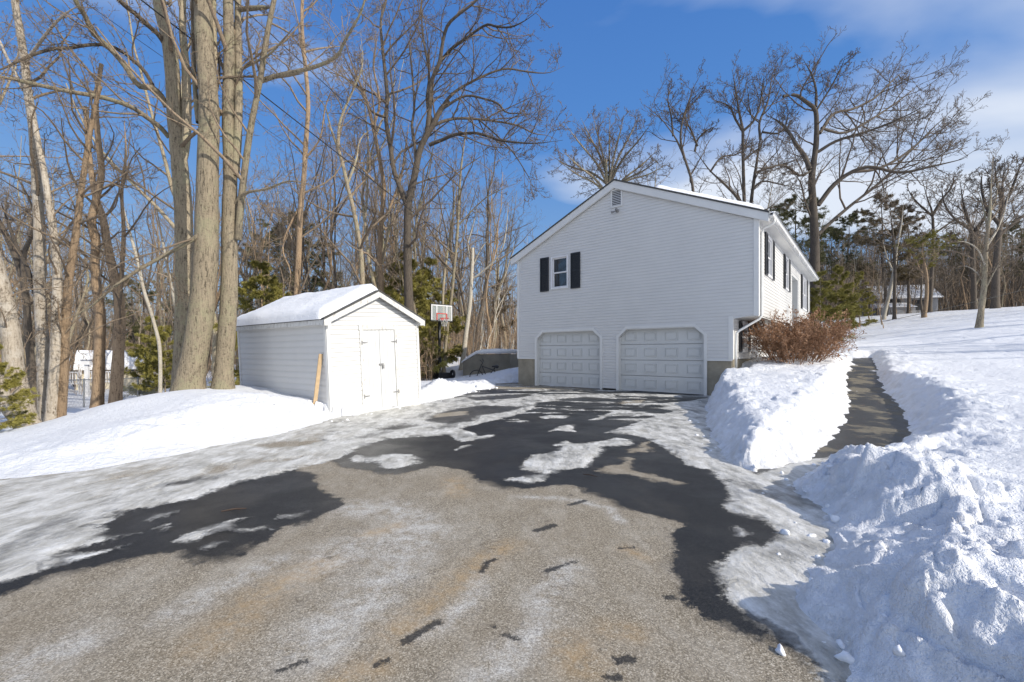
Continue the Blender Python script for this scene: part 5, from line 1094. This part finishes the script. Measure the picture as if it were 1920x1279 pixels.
# far-off wood, one mass
g = np.random.default_rng(9)
def mass(name, n, Zr, hr, rr, mat, pxr=(-400, 2250), levels=(3, 3), seed=3, ang=(20, 60), lean=.10, lab=None):
    g = np.random.default_rng(seed); px = g.uniform(*pxr, n); Z = g.uniform(*Zr, n); X_ = (px-960)/FPX*Z; m_ = 5
    if name == 'undergrowth':
        kp = (px < 1480) | (Z > 43); px, Z, X_ = px[kp], Z[kp], X_[kp]; n = len(px)
    zb = top_h(X_, Z); hh = g.uniform(*hr, n); P = np.zeros((n, m_, 3)); P[:,0] = np.stack([X_, Z, zb-.3], -1); d = nrm(np.stack([lean*g.normal(size=n), lean*g.normal(size=n), np.ones(n)], -1))
    for q in range(1, m_): d = nrm(d+.06*g.normal(size=(n, 3))+[0, 0, .03]); P[:,q] = P[:,q-1]+d*(hh/(m_-1))[:,None]
    R0 = g.uniform(*rr, n)[:,None]*np.linspace(1, .3, m_)[None]
    a = kids(P, R0, levels[0], 4, (.2, .45), ang, .06, .15, .2, 1., .5, .4, g, .01)
    gs = [(P, R0, 4), (*a, 3)]
    if levels[1]: gs.append((*kids(*a, levels[1], 3, (.35, .7), (25, 60), .05, .2, .1, 1., .7, .5, g, .009), 3))
    o = link_mesh(name, smooth_mesh(name, gs), mat); tag(o, lab, 'wood' if name == 'distant_woods' else 'undergrowth', kind='stuff'); return o
mass('distant_woods', 3400, (60, 120), (9, 15), (.07, .17), M['twig'], lab='far off brown leafless wood closing the view behind the houses', levels=(6, 4))
mass('undergrowth', 2300, (26, 56), (1.4, 4.2), (.008, .018), M['bark_warm'], levels=(4, 3), seed=4, ang=(15, 45), lab='tangled brown brush between the tree trunks')
mass('thicket', 520, (15, 26), (.8, 2.4), (.006, .012), M['bark_warm'], (-300, 60), levels=(4, 3), seed=6, ang=(15, 45), lab='low brown brush behind the left snowbank')
mass('thicket', 380, (18.5, 25), (.8, 2.4), (.006, .012), M['bark_warm'], (640, 812), levels=(4, 3), seed=7, ang=(15, 45), lab='brown brush between the shed and the hoop')
mass('undergrowth', 900, (46, 60), (4, 9), (.02, .05), M['bark_dark'], (1440, 2250), levels=(6, 4), seed=8, ang=(20, 50), lab='dense brown saplings along the crest of the right hill')
# russet bush by the walkway
def bush():
    g = np.random.default_rng(21); c = np.array([9.05, 13.75]); ax = np.array([.637, .771]); ay = np.array([.771, -.637]); n = 210
    u = g.uniform(-1, 1, n); v = g.uniform(-1, 1, n); k = u*u+v*v < 1; u, v = u[k], v[k]; n = len(u)
    X_ = c[0]+ax[0]*u*1.5+ay[0]*v*.6; Y_ = c[1]+ax[1]*u*1.5+ay[1]*v*.6; zb = top_h(X_, Y_)-.15
    h = (1.42-.45*(u+.1)**2)*g.uniform(.75, 1.08, n)
    d = nrm(np.stack([ax[0]*u*.62+ay[0]*v*.7, ax[1]*u*.62+ay[1]*v*.7, np.ones(n)*.95], -1)+.12*g.normal(size=(n, 3)))
    m_ = 6; P = np.zeros((n, m_, 3)); P[:,0] = np.stack([X_, Y_, zb], -1)
    for q in range(1, m_): d = nrm(d+.10*g.normal(size=(n, 3))); P[:,q] = P[:,q-1]+d*(h/(m_-1)*1.15)[:,None]
    R0 = np.repeat(.011*np.linspace(1, .4, m_)[None], n, 0)
    a = kids(P, R0, 8, 4, (.22, .42), (20, 60), .05, .2, .15, 1., .6, .5, g, .004); b = kids(*a, 4, 3, (.3, .6), (20, 60), .03, .2, .1, 1., .7, .5, g, .003)
    e = empty('russet_bush', (c[0], c[1], gz(c[0], c[1])), label='dense russet bush with dry curled leaves between house wall and walkway', cat='bush'); off = np.array(e.location)
    V, F = tubes([(P, R0, 4), (*a, 3), (*b, 3)]); link_mesh('stems', np_mesh('stems', V-off, F, True), M['leaf_red'], e)
    pts = np.concatenate([b[0][:,q] for q in (1, 2)]+[a[0][:,q] for q in (2, 3)]); dr = g.normal(size=pts.shape); V, F = leafpatches(pts, nrm(dr), 1, .07, .034, g, 1.)
    link_mesh('leaves', np_mesh('leaves', V-off, F), M['leaf_red'], e)
bush()
# snow clods tumbled from the cut banks
g = np.random.default_rng(33); Vs = []; Fs = []; o_ = 0
import bmesh
bm = bmesh.new(); bmesh.ops.create_icosphere(bm, subdivisions=2, radius=1); iv = np.array([v.co[:] for v in bm.verts]); bm.verts.ensure_lookup_table(); fi = np.array([[v.index for v in f.verts] for f in bm.faces]); bm.free()
seg = [(P2(foot_r), 34, .034, .35), (P2(foot_a), 45, .03, .35), (P2(foot_l[:7]), 25, .03, .3), (P2([(930,729),(895,732),(878,738)]), 16, .06, .3)]
for pts, n, sz, off in seg:
    pts = np.array(pts); cum = np.concatenate([[0], np.cumsum(np.linalg.norm(np.diff(pts, axis=0), axis=1))])
    for _ in range(n):
        s_ = g.uniform(0, cum[-1]); x = np.interp(s_, cum, pts[:,0]); y = np.interp(s_, cum, pts[:,1]); x += g.normal()*off*.35; y += g.normal()*off*.35
        r = sz*g.uniform(.25, 1.0)**1.6; hz, dd_ = snow_z(np.array([x]), np.array([y])); zz_ = max(float(hz[0]), .005)
        ad = nrm(g.normal(size=(7, 3))); sup = np.max(iv @ ad.T, axis=1)[:,None]; q = iv/np.maximum(sup, .45)*(.62+.07*g.normal(size=(len(iv), 1)))*r*g.uniform(.7, 1.3, 3)*[1, 1, .8]; Vs.append(q+[x, y, zz_+r*.2]); Fs.append(fi+o_); o_ += len(iv)
me = np_mesh('snow_clods', np.concatenate(Vs), np.concatenate(Fs), True); tag(link_mesh('snow_clods', me, M['roof_snow']), 'loose lumps of snow fallen along the ploughed edges', 'snow lumps', kind='stuff')
